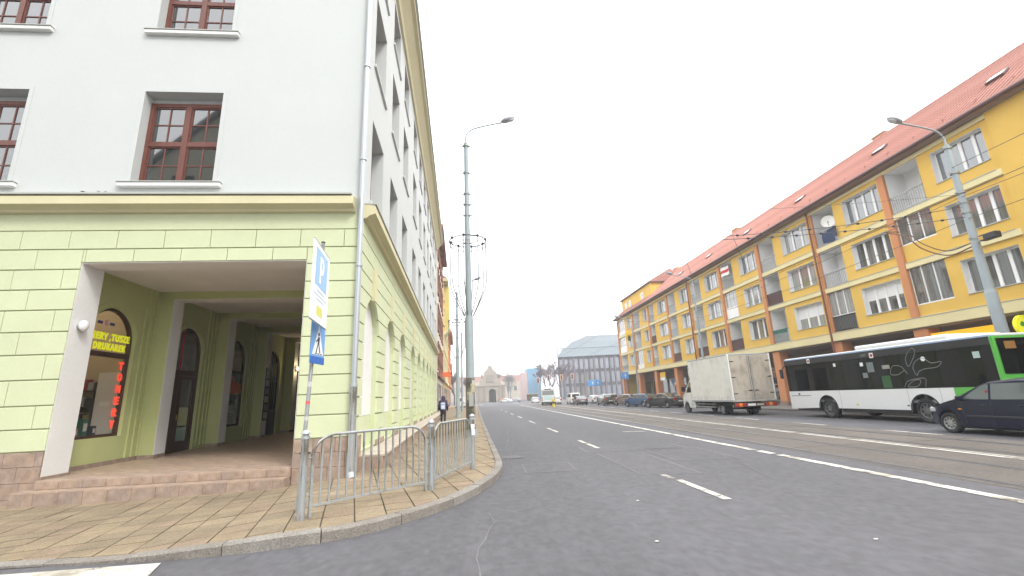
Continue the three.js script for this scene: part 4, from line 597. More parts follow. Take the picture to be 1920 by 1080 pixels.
{ // parking sign pole
  const bx0 = -2.68, bz0 = -7.3, t = thing('sign_pole', 'leaning grey sign pole with stickers next to the bollard post', 'pole', [bx0, hp(bx0, bz0) - 0.03, bz0]);
  const top = V(0.13, 4.15, 0); part(t, 'tube', rod(V(0, 0, 0), top, 0.03, 14), M.galv); part(t, 'cap', rod(top, V(0.131, 4.17, 0), 0.033, 14), M.dark);
  const at = (y) => 0.13 * y / 4.15;
  part(t, 'sticker', rod(V(at(1.54), 1.54, 0), V(at(1.59), 1.59, 0), 0.0312, 14), mat(0.62, 0.12, 0.12)); part(t, 'sticker', rod(V(at(1.8), 1.8, 0), V(at(1.88), 1.88, 0), 0.0312, 14), mat(0.5, 0.5, 0.5)); part(t, 'sticker', rod(V(at(1.3), 1.3, 0), V(at(1.36), 1.36, 0), 0.0312, 14), mat(0.5, 0.5, 0.48));
  const plate = (name, label, y0, y1, z0, z1, lean) => { const o = thing(name, label, 'sign', [bx0 + at((y0 + y1) / 2) + 0.055, hp(bx0, bz0) + y0, bz0], lean); return o; };
  const W = 1.1, zn = 0.55, zf = -0.55; // near and far edge
  const P = thing('parking_sign', 'white and blue parking sign plate with small print on the leaning pole', 'sign', [-2.4, 2.8, -6.86], 0.12);
  part(P, 'plate', rb(-0.008, 0.008, 0, 1.17, zf, zn, 0.006), M.signWhite); part(P, 'back_frame', merge([bx(-0.022, -0.009, 0.25, 0.29, zf + 0.05, zn - 0.05), bx(-0.022, -0.009, 0.95, 0.99, zf + 0.05, zn - 0.05)]), M.signGrey);
  part(P, 'blue_field', bx(0.008, 0.011, 0.53, 1.1, zf + 0.16, zn - 0.16), M.signBlue);
  { const g = text('P', 0.42, 0.003); const c = g.boundingBox, w = c.max.x - c.min.x; g.translate(-w / 2 - c.min.x, 0, 0).rotateY(Math.PI / 2).translate(0.011, 0.60, (zn + zf) / 2); part(P, 'letter', g, M.signWhite); }
  for (const [y, h, a, b] of [[0.45, 0.032, 0.3, 0.8], [0.385, 0.028, 0.12, 0.98], [0.325, 0.025, 0.3, 0.8]]) part(P, 'print_line', bx(0.008, 0.0095, y, y + h, zn - b, zn - a), mat(0.45, 0.52, 0.62));
  part(P, 'yellow_panel', bx(0.008, 0.0095, 0.1, 0.25, zn - 0.75, zn - 0.35), mat(0.62, 0.6, 0.16)); part(P, 'bracket', merge([bx(-0.05, -0.009, 0.2, 0.25, zf - 0.03, zf + 0.3), bx(-0.05, -0.009, 0.9, 0.95, zf - 0.03, zf + 0.3)]), M.signGrey); part(P, 'rim', merge([bx(-0.011, 0.011, -0.012, 0, zf, zn), bx(-0.011, 0.011, 1.17, 1.18, zf, zn)]), M.signGrey);
  const Q = plate('crossing_sign', 'blue pedestrian crossing sign with a white triangle below the parking sign', 2.12, 2.76, 0, 0, -0.05), n2 = 0.24, f2 = -0.3;
  part(Q, 'plate', rb(-0.007, 0.007, 0, 0.66, f2, n2, 0.006), M.signBlue); part(Q, 'dark_band', bx(0.007, 0.009, 0.0, 0.11, f2, n2), mat(0.03, 0.12, 0.42)); part(Q, 'rim', bx(-0.009, -0.0072, 0.0, 0.66, f2, n2), M.signGrey);
  const tri = new THREE.ExtrudeGeometry(shp([[-0.215, 0.14], [0.215, 0.14], [0, 0.6]]), { depth: 0.003, bevelEnabled: false }); tri.rotateY(Math.PI / 2).translate(0.007, 0, (n2 + f2) / 2); part(Q, 'white_triangle', tri, M.signWhite);
  const blk = mat(0.02, 0.02, 0.025); const fig = (pts) => { const g = new THREE.ExtrudeGeometry(shp(pts), { depth: 0.002, bevelEnabled: false }); g.rotateY(Math.PI / 2).translate(0.0101, 0, (n2 + f2) / 2); return g; };
  part(Q, 'walking_figure', merge([fig([[-0.03, 0.31], [0.03, 0.31], [0.04, 0.42], [-0.02, 0.43]]), fig([[-0.03, 0.31], [0.0, 0.31], [-0.06, 0.17], [-0.09, 0.17]]), fig([[0.0, 0.31], [0.03, 0.31], [0.09, 0.18], [0.06, 0.17]]), fig([[-0.02, 0.40], [-0.02, 0.37], [-0.09, 0.33], [-0.1, 0.35]]), new THREE.CylinderGeometry(0.028, 0.028, 0.003, 14).rotateZ(Math.PI / 2).translate(0.0115, 0.465, (n2 + f2) / 2)]), blk);
  for (const z of [-0.16, -0.06, 0.04]) part(Q, 'stripe', bx(0.0101, 0.0116, 0.15, 0.165, (n2 + f2) / 2 + z, (n2 + f2) / 2 + z + 0.07), blk);
}
// tram pole with lamp and the wire ornament
function tramPole(x, z, label, H, arm, withCage, posters, dia = 0.19) {
  const t = thing('tram_pole', label, 'pole', [x, hp(Math.max(x, -2), z) - 0.02, z]);
  part(t, 'lower_shaft', muv(cyl(dia, dia * 0.94, 0, 0, 4.85, 0, 24)), M.pole); part(t, 'shoulder', cyl(dia * 0.94, dia * 0.76, 0, 4.85, 5.0, 0, 24), M.pole); part(t, 'upper_shaft', muv(cyl(dia * 0.76, dia * 0.52, 0, 5.0, H, 0, 20)), M.pole);
  part(t, 'base_collar', cyl(dia * 1.35, dia * 1.3, 0, 0, 0.3, 0, 24), M.pole);
  for (const f of [0.62, 0.72, 0.76, 0.8, 0.88, 0.985]) part(t, 'band_clamp', merge([cyl(dia * 0.8, dia * 0.8, 0, H * f, H * f + 0.07, 0, 16), bx(-dia * 1.25, dia * 1.25, H * f + 0.015, H * f + 0.055, -0.03, 0.03)]), M.galv);
  for (const y of [2.9, 4.1]) part(t, 'strap', cyl(dia * 1.01, dia * 1.0, 0, y, y + 0.05, 0, 24), M.signGrey);
  if (arm) {
    const s = Math.sign(arm), p = [V(0, H, 0), V(0, H + 0.35, 0), V(s * 0.15, H + 0.62, 0), V(s * 0.5, H + 0.8, 0), V(arm * 0.75, H + 1.12, 0)];
    part(t, 'lamp_arm', tube(p, 0.038, 24, 8), M.pole);
    const lh = sub(t, 'lamp_head', [arm * 0.75, H + 1.12, 0]); lh.rotation.z = s * 0.3; lh.rotation.y = s < 0 ? Math.PI : 0; if (s < 0) lh.rotation.z = 0.3;
    const hg = new THREE.SphereGeometry(0.5, 20, 12); hg.scale(0.72, 0.26, 0.32); hg.translate(0.3, 0.06, 0); part(lh, 'housing', hg, mat(0.24, 0.25, 0.27, { roughness: 0.5 })); const bg = new THREE.SphereGeometry(0.5, 18, 8, 0, Math.PI * 2, Math.PI / 2, Math.PI / 2); bg.scale(0.5, 0.22, 0.26); bg.translate(0.38, 0.02, 0); part(lh, 'lens', bg, M.headlamp); part(lh, 'photo_cell', cyl(0.04, 0.035, 0.2, 0.15, 0.26, 0, 10), M.signGrey); part(lh, 'spigot', rod(V(-0.12, 0, 0), V(0.05, 0.03, 0), 0.05, 10), M.galv);
  }
  if (withCage) {
    const cageM = mat(0.13, 0.13, 0.14), c = sub(t, 'ornament_cage', [0, 0, 0]), r = 0.8, y1 = 8.35, y0 = 6.3, yb = 4.95;
    part(c, 'ring', new THREE.TorusGeometry(r, 0.024, 8, 40).rotateX(Math.PI / 2).translate(0, y1, 0), M.wire); part(c, 'ring', new THREE.TorusGeometry(r * 0.96, 0.014, 6, 40).rotateX(Math.PI / 2).translate(0, y1 - 0.22, 0), M.wire);
    for (let i = 0; i < 8; i++) { const a = i / 8 * Math.PI * 2 + 0.2, d = (k) => V(Math.cos(a) * k, 0, Math.sin(a) * k), q = (k, y) => d(k).setY(y); part(c, 'rib', tube([q(r, y1), q(r, lerp(y0, y1, 0.5)), q(r * 0.98, y0), q(r * 0.7, lerp(yb, y0, 0.55)), q(0.2, yb)], 0.022, 24, 5), cageM); part(c, 'bulb_cluster', new THREE.IcosahedronGeometry(0.075, 0).translate(...q(r, y1 + 0.02).toArray()), M.wire); }
  }
  if (posters) { for (let i = 0; i < 9; i++) { const a0 = rr(-0.8, 1.8), y = rr(0.5, 2.1), g = new THREE.CylinderGeometry(dia * 0.985 + 0.006 + i * 0.0012, dia * 0.995 + 0.006 + i * 0.0012, rr(0.25, 0.5), 10, 1, true, a0, rr(0.9, 1.8)); const q = part(t, 'poster', muv(g), mat(...[[0.5, 0.5, 0.47], [0.3, 0.28, 0.22], [0.12, 0.12, 0.11], [0.45, 0.42, 0.3], [0.2, 0.21, 0.2]][i % 5], { map: T.dirty, side: THREE.DoubleSide })); q.position.y = y; } part(t, 'worn_sleeve', muv(cyl(dia * 1.02, dia * 1.02, 0, 0.3, 2.35, 0, 24)), mat(0.2, 0.205, 0.19, { map: T.dirty })); part(t, 'switch_box', rb(-0.06, 0.12, 1.2, 1.7, dia * 0.9, dia * 0.9 + 0.14, 0.02), M.signGrey); }
  return t;
}
tramPole(-0.37, -19, 'thick grey tram pole with street lamp, wire ornament and old posters by the railing', 13.25, 2.35, true, true, 0.185);
tramPole(-1.85, -40, 'grey tram pole with street lamp further along the pavement, behind the poster covered pole', 11.0, 2.2, true, false, 0.17);
tramPole(-2.3, -62, 'slim grey tram pole standing far along the left pavement', 10.5, 0, false, false, 0.15);
tramPole(21.0, -16.45, 'grey tram pole with street lamp in front of the yellow block, behind the bus', 11.6, -2.5, false, false, 0.21);
tramPole(21.0, -41, 'slender grey lamp pole in front of the yellow block, behind the truck', 11.4, -2.6, false, false, 0.13);
tramPole(21.2, -60, 'lamp pole near the far end of the yellow block beside parked cars', 10.5, -2.4, false, false, 0.12);
{ // overhead line
  const wireG = (a, b, sag, r = 0.011) => { const pts = []; for (let i = 0; i <= 10; i++) { const k = i / 10; pts.push(V(lerp(a[0], b[0], k), lerp(a[1], b[1], k) - sag * 4 * k * (1 - k), lerp(a[2], b[2], k))); } return tube(pts, r, 20, 5); };
  const W = (label, geo, group) => single('overhead_wire', label, 'wire', geo, M.wire, group);
  const g1 = 'span wires across the street', sl = 'thin span wire strung across the street from the tram poles';
  for (const [a, b, s] of [[[-0.37, 9.66, -19], [21, 9.35, -16.45], 0.3], [[-1.85, 9.6, -40], [21, 8.6, -41], 0.3], [[-1.85, 9.0, -40], [21, 8.0, -41], 0.25], [[-2.3, 8.6, -62], [21.2, 7.9, -60], 0.3], [[-0.37, 8.2, -19], [8.8, 7.7, -19.2], 0.05]]) W(sl, wireG(a, b, s, 0.007), g1);
  const g2 = 'tram contact wires along the tracks', cl = 'tram contact wire running above the tracks down the street';
  for (const x of [8.75, 12.0]) { W(cl, wireG([x, 6.3, 14], [x + 1.9, 6.3, -110], 0.2, 0.008), g2); }
  // heavy insulated cables on the right hand pole
  const g3 = 'feeder cables in front of the yellow block', fl = 'dark feeder cable in front of the yellow block';
  for (const [a, b, s] of [[[20.9, 9.2, -16.4], [20.5, 9.1, 6], 0.2], [[20.9, 8.2, -16.4], [20.5, 8.3, 6], 0.15], [[20.9, 10.6, -16.4], [20.5, 10.8, 6], 0.15], [[20.9, 9.2, -16.5], [20.9, 8.9, -41], 0.3], [[20.9, 8.2, -16.5], [20.9, 8.2, -41], 0.3]]) W(fl, wireG(a, b, s, 0.012), g3);
  const t = thing('cable_loop', 'brown slack cable loop hanging at the lamp pole in front of the yellow block', 'cable', [20.9, 7.0, -16.5]);
  part(t, 'cable', tube([V(0, 0, 0), V(-0.1, -0.1, -0.9), V(-0.2, 0.55, -1.9), V(-0.2, 1.35, -2.5), V(-0.2, 1.9, -3.4)], 0.03, 30, 6), mat(0.18, 0.09, 0.05)); part(t, 'cable', tube([V(0, 0.15, 0), V(-0.12, 0.1, -0.9), V(-0.22, 0.75, -1.8), V(-0.22, 1.5, -2.4), V(-0.22, 1.95, -3.4)], 0.022, 30, 6), mat(0.1, 0.06, 0.04));
  const b2 = thing('line_insulator', 'dark line insulator box on the lamp pole in front of the yellow block', 'insulator', [20.85, 7.1, -16.0]); part(b2, 'box', rb(-0.15, 0.15, -0.05, 0.22, -0.05, 0.55, 0.04), M.dark); part(b2, 'yellow_mark', bx(-0.16, 0.0, 0.0, 0.15, -0.06, 0.1), mat(0.5, 0.33, 0.1)); part(b2, 'bracket', rod(V(0.05, 0.05, -0.02), V(0.15, 0.02, -0.36), 0.03, 8), M.galv);
  // insulated span wires with droppers over the tracks
  const spanA = [[-0.37, 8.94, -19], [20.9, 8.78, -16.45], 0.82], spanB = [[-0.37, 8.72, -19], [20.9, 8.3, -16.45], 0.62], onSpan = ([a, b, s2], k) => [lerp(a[0], b[0], k), lerp(a[1], b[1], k) - s2 * 4 * k * (1 - k), lerp(a[2], b[2], k)];
  for (const [a, b, s2] of [spanA, spanB]) W('heavy dark span wire with insulator beads in front of the yellow block', wireG(a, b, s2, 0.015), 'heavy span wires with beads');
  [spanA, spanB].forEach((sp2, q) => { for (let i = 0; i < 9; i++) { const k = 0.55 + q * 0.02 + i * 0.048, o = thing('wire_insulator', 'small dark insulator bead on a heavy span wire', 'insulator', onSpan(sp2, k), 0, 'insulator beads on the span wires'); part(o, 'bead', new THREE.SphereGeometry(0.05, 10, 8).scale(1.5, 1, 1), M.dark); part(o, 'clamp', new THREE.CylinderGeometry(0.018, 0.018, 0.1, 8), M.galv); } });
  for (const k of [0.43, 0.54]) for (const sp2 of [spanA]) { const p = onSpan(sp2, k); W('thin dropper hanging from a span wire to the tram contact wire', rod(V(...p), V(p[0] + 0.3, 6.35, p[2] + 0.2), 0.009, 5), 'droppers to the contact wires'); }
}

// ---------------------------------------------------------------- vehicles (front towards -z)
function wheel(parent, x, z, r, w, rimM = M.rim, sideX = Math.sign(x)) {
  const o = sub(parent, 'wheel', [x, r, z]);
  const tg = new THREE.LatheGeometry([[r * 0.62, -w / 2], [r * 0.9, -w / 2], [r * 0.98, -w * 0.4], [r, -w * 0.25], [r, w * 0.25], [r * 0.98, w * 0.4], [r * 0.9, w / 2], [r * 0.62, w / 2], [r * 0.62, -w / 2]].map((p) => new THREE.Vector2(...p)), 28).rotateZ(Math.PI / 2);
  part(o, 'tyre', tg, M.tyre);
  const spokes = []; spokes.push(new THREE.CylinderGeometry(r * 0.2, r * 0.2, 0.05, 16).rotateZ(Math.PI / 2).translate(sideX * w * 0.32, 0, 0)); spokes.push(new THREE.TorusGeometry(r * 0.6, r * 0.05, 6, 28).rotateY(Math.PI / 2).translate(sideX * w * 0.42, 0, 0));
  for (let k = 0; k < 9; k++) { const g = new THREE.BoxGeometry(0.03, r * 0.46, r * 0.13).translate(0, r * 0.38, 0).rotateX(k / 9 * Math.PI * 2).translate(sideX * w * 0.33, 0, 0); spokes.push(g); }
  part(o, 'rim', merge(spokes), rimM); part(o, 'brake_disc', new THREE.CylinderGeometry(r * 0.6, r * 0.6, 0.02, 20).rotateZ(Math.PI / 2).translate(sideX * w * 0.1, 0, 0), M.rimDark);
  return o;
}
const interp = (pts, f) => { for (let i = 0; i + 1 < pts.length; i++) if (f <= pts[i + 1][0]) { const a = pts[i], b = pts[i + 1], k = (f - a[0]) / (b[0] - a[0]); return lerp(a[1], b[1], k); } return pts[pts.length - 1][1]; };
const smoothI = (pts, f, e = 0.018) => (interp(pts, Math.max(0, f - e)) + 2 * interp(pts, f) + interp(pts, Math.min(1, f + e))) / 4;
function carShell(o) { // o: L, top, wide, sill, belt, tum, wheels [f1, f2], R
  const N = o.n ?? 70, fs = []; for (let i = 0; i <= N; i++) fs.push(i / N);
  for (const f of o.wheels) for (const k of [-1, 1]) fs.push(f + k * (o.R + 0.05) / o.L, f + k * (o.R + 0.055) / o.L);
  fs.sort((a, b) => a - b);
  const rings = fs.map((f) => {
    const z = (f - 0.5) * o.L, t = smoothI(o.top, f), w = smoothI(o.wide, f, 0.03);
    let b = o.sill + (f < 0.04 ? (0.04 - f) * 1.5 : f > 0.96 ? (f - 0.96) * 2 : 0);
    for (const wf of o.wheels) { const dz = Math.abs(f - wf) * o.L, R = o.R + 0.055; if (dz < R) b = Math.max(b, o.R + Math.sqrt(R * R - dz * dz) - 0.0); }
    b = Math.min(b, t - 0.08);
    const by = Math.min(o.belt, t - 0.05), wt = w - Math.max(0, t - o.belt) * o.tum, up = Math.max(by + 0.02, t - 0.06), half = [[0, b], [w * 0.9, b], [w * 0.975, b + 0.03], [w, lerp(b, by, 0.45)], [w * 0.985, by], [wt + 0.02, up], [wt - 0.06, t - 0.008], [wt * 0.5, t + 0.012], [0, t + 0.018]];
    return [...half.map(([x, y]) => V(x, y, z)), ...half.slice(1, -1).reverse().map(([x, y]) => V(-x, y, z))];
  });
  const m = rings[0].length, pos = [], idx = []; rings.forEach((r) => r.forEach((v) => pos.push(v.x, v.y, v.z)));
  for (let i = 0; i + 1 < rings.length; i++) for (let j = 0; j < m; j++) { const k = (j + 1) % m, a = i * m + j, b = i * m + k, c = (i + 1) * m + k, d = (i + 1) * m + j; idx.push(a, c, b, a, d, c); }
  for (const [base, s] of [[0, 1], [(rings.length - 1) * m, -1]]) for (let j = 1; j < m - 1; j++) s > 0 ? idx.push(base, base + j, base + j + 1) : idx.push(base, base + j + 1, base + j);
  const g = new THREE.BufferGeometry(); g.setAttribute('position', new THREE.Float32BufferAttribute(pos, 3)); g.setIndex(idx);
  const q = toCreasedNormals(g, 0.6); q.setAttribute('uv', new THREE.Float32BufferAttribute(new Float32Array(q.attributes.position.count * 2), 2)); return q;
}
function carXat(o, f, y) { const t = smoothI(o.top, f), w = smoothI(o.wide, f, 0.03), wt = w - Math.max(0, t - o.belt) * o.tum, k = Math.min(1, Math.max(0, (y - o.belt) / Math.max(0.05, t - 0.06 - o.belt))); return lerp(w * 0.985, wt + 0.02, k); }
function sideGlass(o, pts, s) { // pts (f, y)
  const den = []; pts.forEach((p, i) => { const q = pts[(i + 1) % pts.length]; for (let k = 0; k < 4; k++) den.push([lerp(p[0], q[0], k / 4), lerp(p[1], q[1], k / 4)]); });
  const tri = THREE.ShapeUtils.triangulateShape(den.map((p) => new THREE.Vector2(p[0] * o.L, p[1])), []), pos = [];
  const P = (p) => [s * (carXat(o, p[0], p[1]) + 0.006), p[1], (p[0] - 0.5) * o.L];
  for (const [a, b, c] of tri) pos.push(...P(den[a]), ...P(den[s > 0 ? b : b]), ...P(den[c]));
  const g = new THREE.BufferGeometry(); g.setAttribute('position', new THREE.Float32BufferAttribute(pos, 3)); g.computeVertexNormals(); return muv(g);
}
function endGlass(o, f0, f1, inset = 0.1) {
  const pos = [], n = 8; for (let i = 0; i < n; i++) { const a = lerp(f0, f1, i / n), b = lerp(f0, f1, (i + 1) / n), P = (f, sx2) => { const t = smoothI(o.top, f), w = smoothI(o.wide, f, 0.03) - Math.max(0, t - o.belt) * o.tum - inset; return [sx2 * w, t + 0.012, (f - 0.5) * o.L]; }; const C0 = (f) => { const t = smoothI(o.top, f); return [0, t + 0.03, (f - 0.5) * o.L]; };
    for (const s of [-1, 1]) { const p = P(a, s), q = P(b, s), r = C0(b), u = C0(a); pos.push(...p, ...q, ...r, ...p, ...r, ...u); } }
  const g = new THREE.BufferGeometry(); g.setAttribute('position', new THREE.Float32BufferAttribute(pos, 3)); g.computeVertexNormals(); return muv(g);
}
const SHAPES = {
  mpv: { L: 4.2, n: 80, sill: 0.2, belt: 0.95, tum: 0.30, R: 0.3, wheels: [0.17, 0.80], top: [[0, 0.5], [0.015, 0.66], [0.05, 0.78], [0.14, 0.9], [0.245, 1.03], [0.4, 1.4], [0.47, 1.5], [0.62, 1.56], [0.86, 1.5], [0.93, 1.38], [0.985, 0.98], [1, 0.6]], wide: [[0, 0.58], [0.03, 0.70], [0.1, 0.82], [0.25, 0.87], [0.8, 0.87], [0.95, 0.82], [1, 0.72]], win: [[[0.295, 1.0], [0.47, 1.0], [0.47, 1.42], [0.435, 1.4], [0.36, 1.2]], [[0.485, 1.0], [0.72, 1.0], [0.73, 1.43], [0.485, 1.43]], [[0.74, 1.02], [0.87, 1.08], [0.88, 1.38], [0.745, 1.43]]], ws: [0.27, 0.42], rw: [0.9, 0.975] },
  hatch: { L: 3.9, n: 40, sill: 0.2, belt: 0.9, tum: 0.34, R: 0.29, wheels: [0.18, 0.81], top: [[0, 0.5], [0.02, 0.66], [0.1, 0.8], [0.27, 0.93], [0.43, 1.36], [0.55, 1.44], [0.84, 1.38], [0.98, 0.95], [1, 0.6]], wide: [[0, 0.6], [0.05, 0.74], [0.2, 0.83], [0.85, 0.83], [1, 0.74]], win: [[[0.32, 0.95], [0.5, 0.95], [0.5, 1.31], [0.45, 1.3]], [[0.52, 0.95], [0.8, 0.98], [0.8, 1.27], [0.52, 1.31]]], ws: [0.29, 0.42], rw: [0.86, 0.97] },
  saloon: { L: 4.5, n: 44, sill: 0.2, belt: 0.88, tum: 0.36, R: 0.3, wheels: [0.17, 0.79], top: [[0, 0.5], [0.02, 0.66], [0.1, 0.8], [0.27, 0.92], [0.41, 1.33], [0.52, 1.41], [0.7, 1.36], [0.85, 0.98], [0.98, 0.92], [1, 0.6]], wide: [[0, 0.62], [0.05, 0.76], [0.2, 0.86], [0.85, 0.86], [1, 0.76]], win: [[[0.31, 0.93], [0.5, 0.93], [0.5, 1.29], [0.43, 1.27]], [[0.515, 0.93], [0.76, 0.95], [0.69, 1.26], [0.515, 1.29]]], ws: [0.285, 0.4], rw: [0.72, 0.84] },
  van: { L: 4.7, n: 44, sill: 0.22, belt: 1.1, tum: 0.16, R: 0.31, wheels: [0.17, 0.8], top: [[0, 0.6], [0.02, 0.85], [0.1, 1.05], [0.2, 1.2], [0.33, 1.85], [0.42, 1.95], [0.95, 1.93], [0.985, 1.8], [1, 0.7]], wide: [[0, 0.66], [0.05, 0.82], [0.2, 0.9], [0.92, 0.9], [1, 0.84]], win: [[[0.24, 1.15], [0.42, 1.15], [0.42, 1.75], [0.35, 1.7]], [[0.45, 1.2], [0.9, 1.2], [0.9, 1.75], [0.45, 1.75]]], ws: [0.21, 0.32], rw: [0.984, 0.992] },
};
function car(name, label, kind, pos, turn, body, group, near = false) {
  const o = SHAPES[kind], t = thing(name, label, 'car', pos, turn, group);
  part(t, 'body', carShell(o), body); const gl = near ? glass(0.09, 0.11, 0.105, { ior: 1.7 }) : M.paneDark;
  for (const s of [-1, 1]) o.win.forEach((w) => part(t, 'side_window', sideGlass(o, w, s), gl));
  part(t, 'windscreen', endGlass(o, ...o.ws), gl);
  const yb = smoothI(o.top, 0.97), L2 = o.L / 2;
  if (kind !== 'van') part(t, 'rear_window', endGlass(o, ...o.rw), gl); else part(t, 'rear_window', bx(-0.62, 0.62, 1.2, 1.72, L2 - 0.055, L2 - 0.02), gl);
  for (const s of [-1, 1]) {
    part(t, 'tail_light', rb(Math.min(s * 0.52, s * 0.78), Math.max(s * 0.52, s * 0.78), 0.72, 0.98, L2 - 0.12, L2 + 0.004, 0.03), M.tail); part(t, 'headlight', rb(Math.min(s * 0.42, s * 0.68), Math.max(s * 0.42, s * 0.68), 0.6, 0.74, -L2 + 0.01, -L2 + 0.2, 0.04), M.headlamp);
    for (const f of o.wheels) wheel(t, s * (interp(o.wide, f) - 0.1), (f - 0.5) * o.L, o.R, 0.2);
    const mf = o.ws[0] + 0.035, mz = (mf - 0.5) * o.L, mx = carXat(o, mf, o.belt); part(t, 'door_mirror', rb(Math.min(s * (mx + 0.01), s * (mx + 0.2)), Math.max(s * (mx + 0.01), s * (mx + 0.2)), o.belt + 0.02, o.belt + 0.16, mz - 0.06, mz + 0.06, 0.04, 2), body);
  }
  part(t, 'rear_bumper', rb(-0.74, 0.74, 0.32, 0.54, L2 - 0.12, L2 + 0.04, 0.06, 2), body); part(t, 'number_plate', bx(-0.26, 0.26, 0.58, 0.69, L2 - 0.012, L2 + 0.012), M.plate); part(t, 'underbody', bx(-0.66, 0.66, 0.16, 0.4, -L2 + 0.25, L2 - 0.25), M.dark);
  if (near) { // seams, handles and trim on the near car
    const seam = (f0, y0, f1, y1) => { for (const s of [-1, 1]) { const n = 6, g = []; for (let i = 0; i < n; i++) { const a = lerp(f0, f1, i / n), b = lerp(f0, f1, (i + 1) / n), ya = lerp(y0, y1, i / n), yb2 = lerp(y0, y1, (i + 1) / n), X = (f, y) => s * ((y < o.belt ? bodyX(f, y) : carXat(o, f, y)) + 0.001); g.push(rod(V(X(a, ya), ya, (a - 0.5) * o.L), V(X(b, yb2), yb2, (b - 0.5) * o.L), 0.006, 5)); } part(t, 'door_seam', merge(g), M.dark); } };
    const bodyX = (f, y) => { const w = smoothI(o.wide, f, 0.03), by = o.belt, m = lerp(o.sill, by, 0.45); return y > m ? lerp(w, w * 0.985, (y - m) / (by - m)) : w; };
    seam(0.285, 0.94, 0.3, 0.3); seam(0.478, 0.94, 0.478, 0.3); seam(0.7, 0.94, 0.69, 0.6);
    for (const s of [-1, 1]) for (const f of [0.43, 0.66]) part(t, 'door_handle', rb(Math.min(s * 0.865, s * 0.895), Math.max(s * 0.865, s * 0.895), 0.82, 0.855, (f - 0.5) * o.L - 0.08, (f - 0.5) * o.L + 0.08, 0.012), body);
    for (const s of [-1, 1]) { part(t, 'side_lamp', rb(Math.min(s * 0.868, s * 0.888), Math.max(s * 0.868, s * 0.888), 0.7, 0.74, (0.262 - 0.5) * o.L, (0.285 - 0.5) * o.L, 0.008), M.amber); part(t, 'rub_strip', rb(Math.min(s * 0.868, s * 0.885), Math.max(s * 0.868, s * 0.885), 0.5, 0.55, (0.31 - 0.5) * o.L, (0.68 - 0.5) * o.L, 0.008), M.dark); part(t, 'corner_lamp', rb(Math.min(s * 0.66, s * 0.755), Math.max(s * 0.66, s * 0.755), 0.62, 0.76, -L2 + 0.12, -L2 + 0.32, 0.03, 2), M.headlamp); part(t, 'pillar_badge', bx(Math.min(s * 0.80, s * 0.81), Math.max(s * 0.80, s * 0.81), 1.18, 1.24, (0.46 - 0.5) * o.L - 0.03, (0.46 - 0.5) * o.L + 0.02), M.tail); }
  }
  return t;
}
car('parked_car', 'dark navy people carrier beside the white and black bus', 'mpv', [15.2, 0, -11.95], 0, paint(0.006, 0.008, 0.026, { roughness: 0.3, clearcoat: 0.15, specularIntensity: 0.6 }), undefined, true);

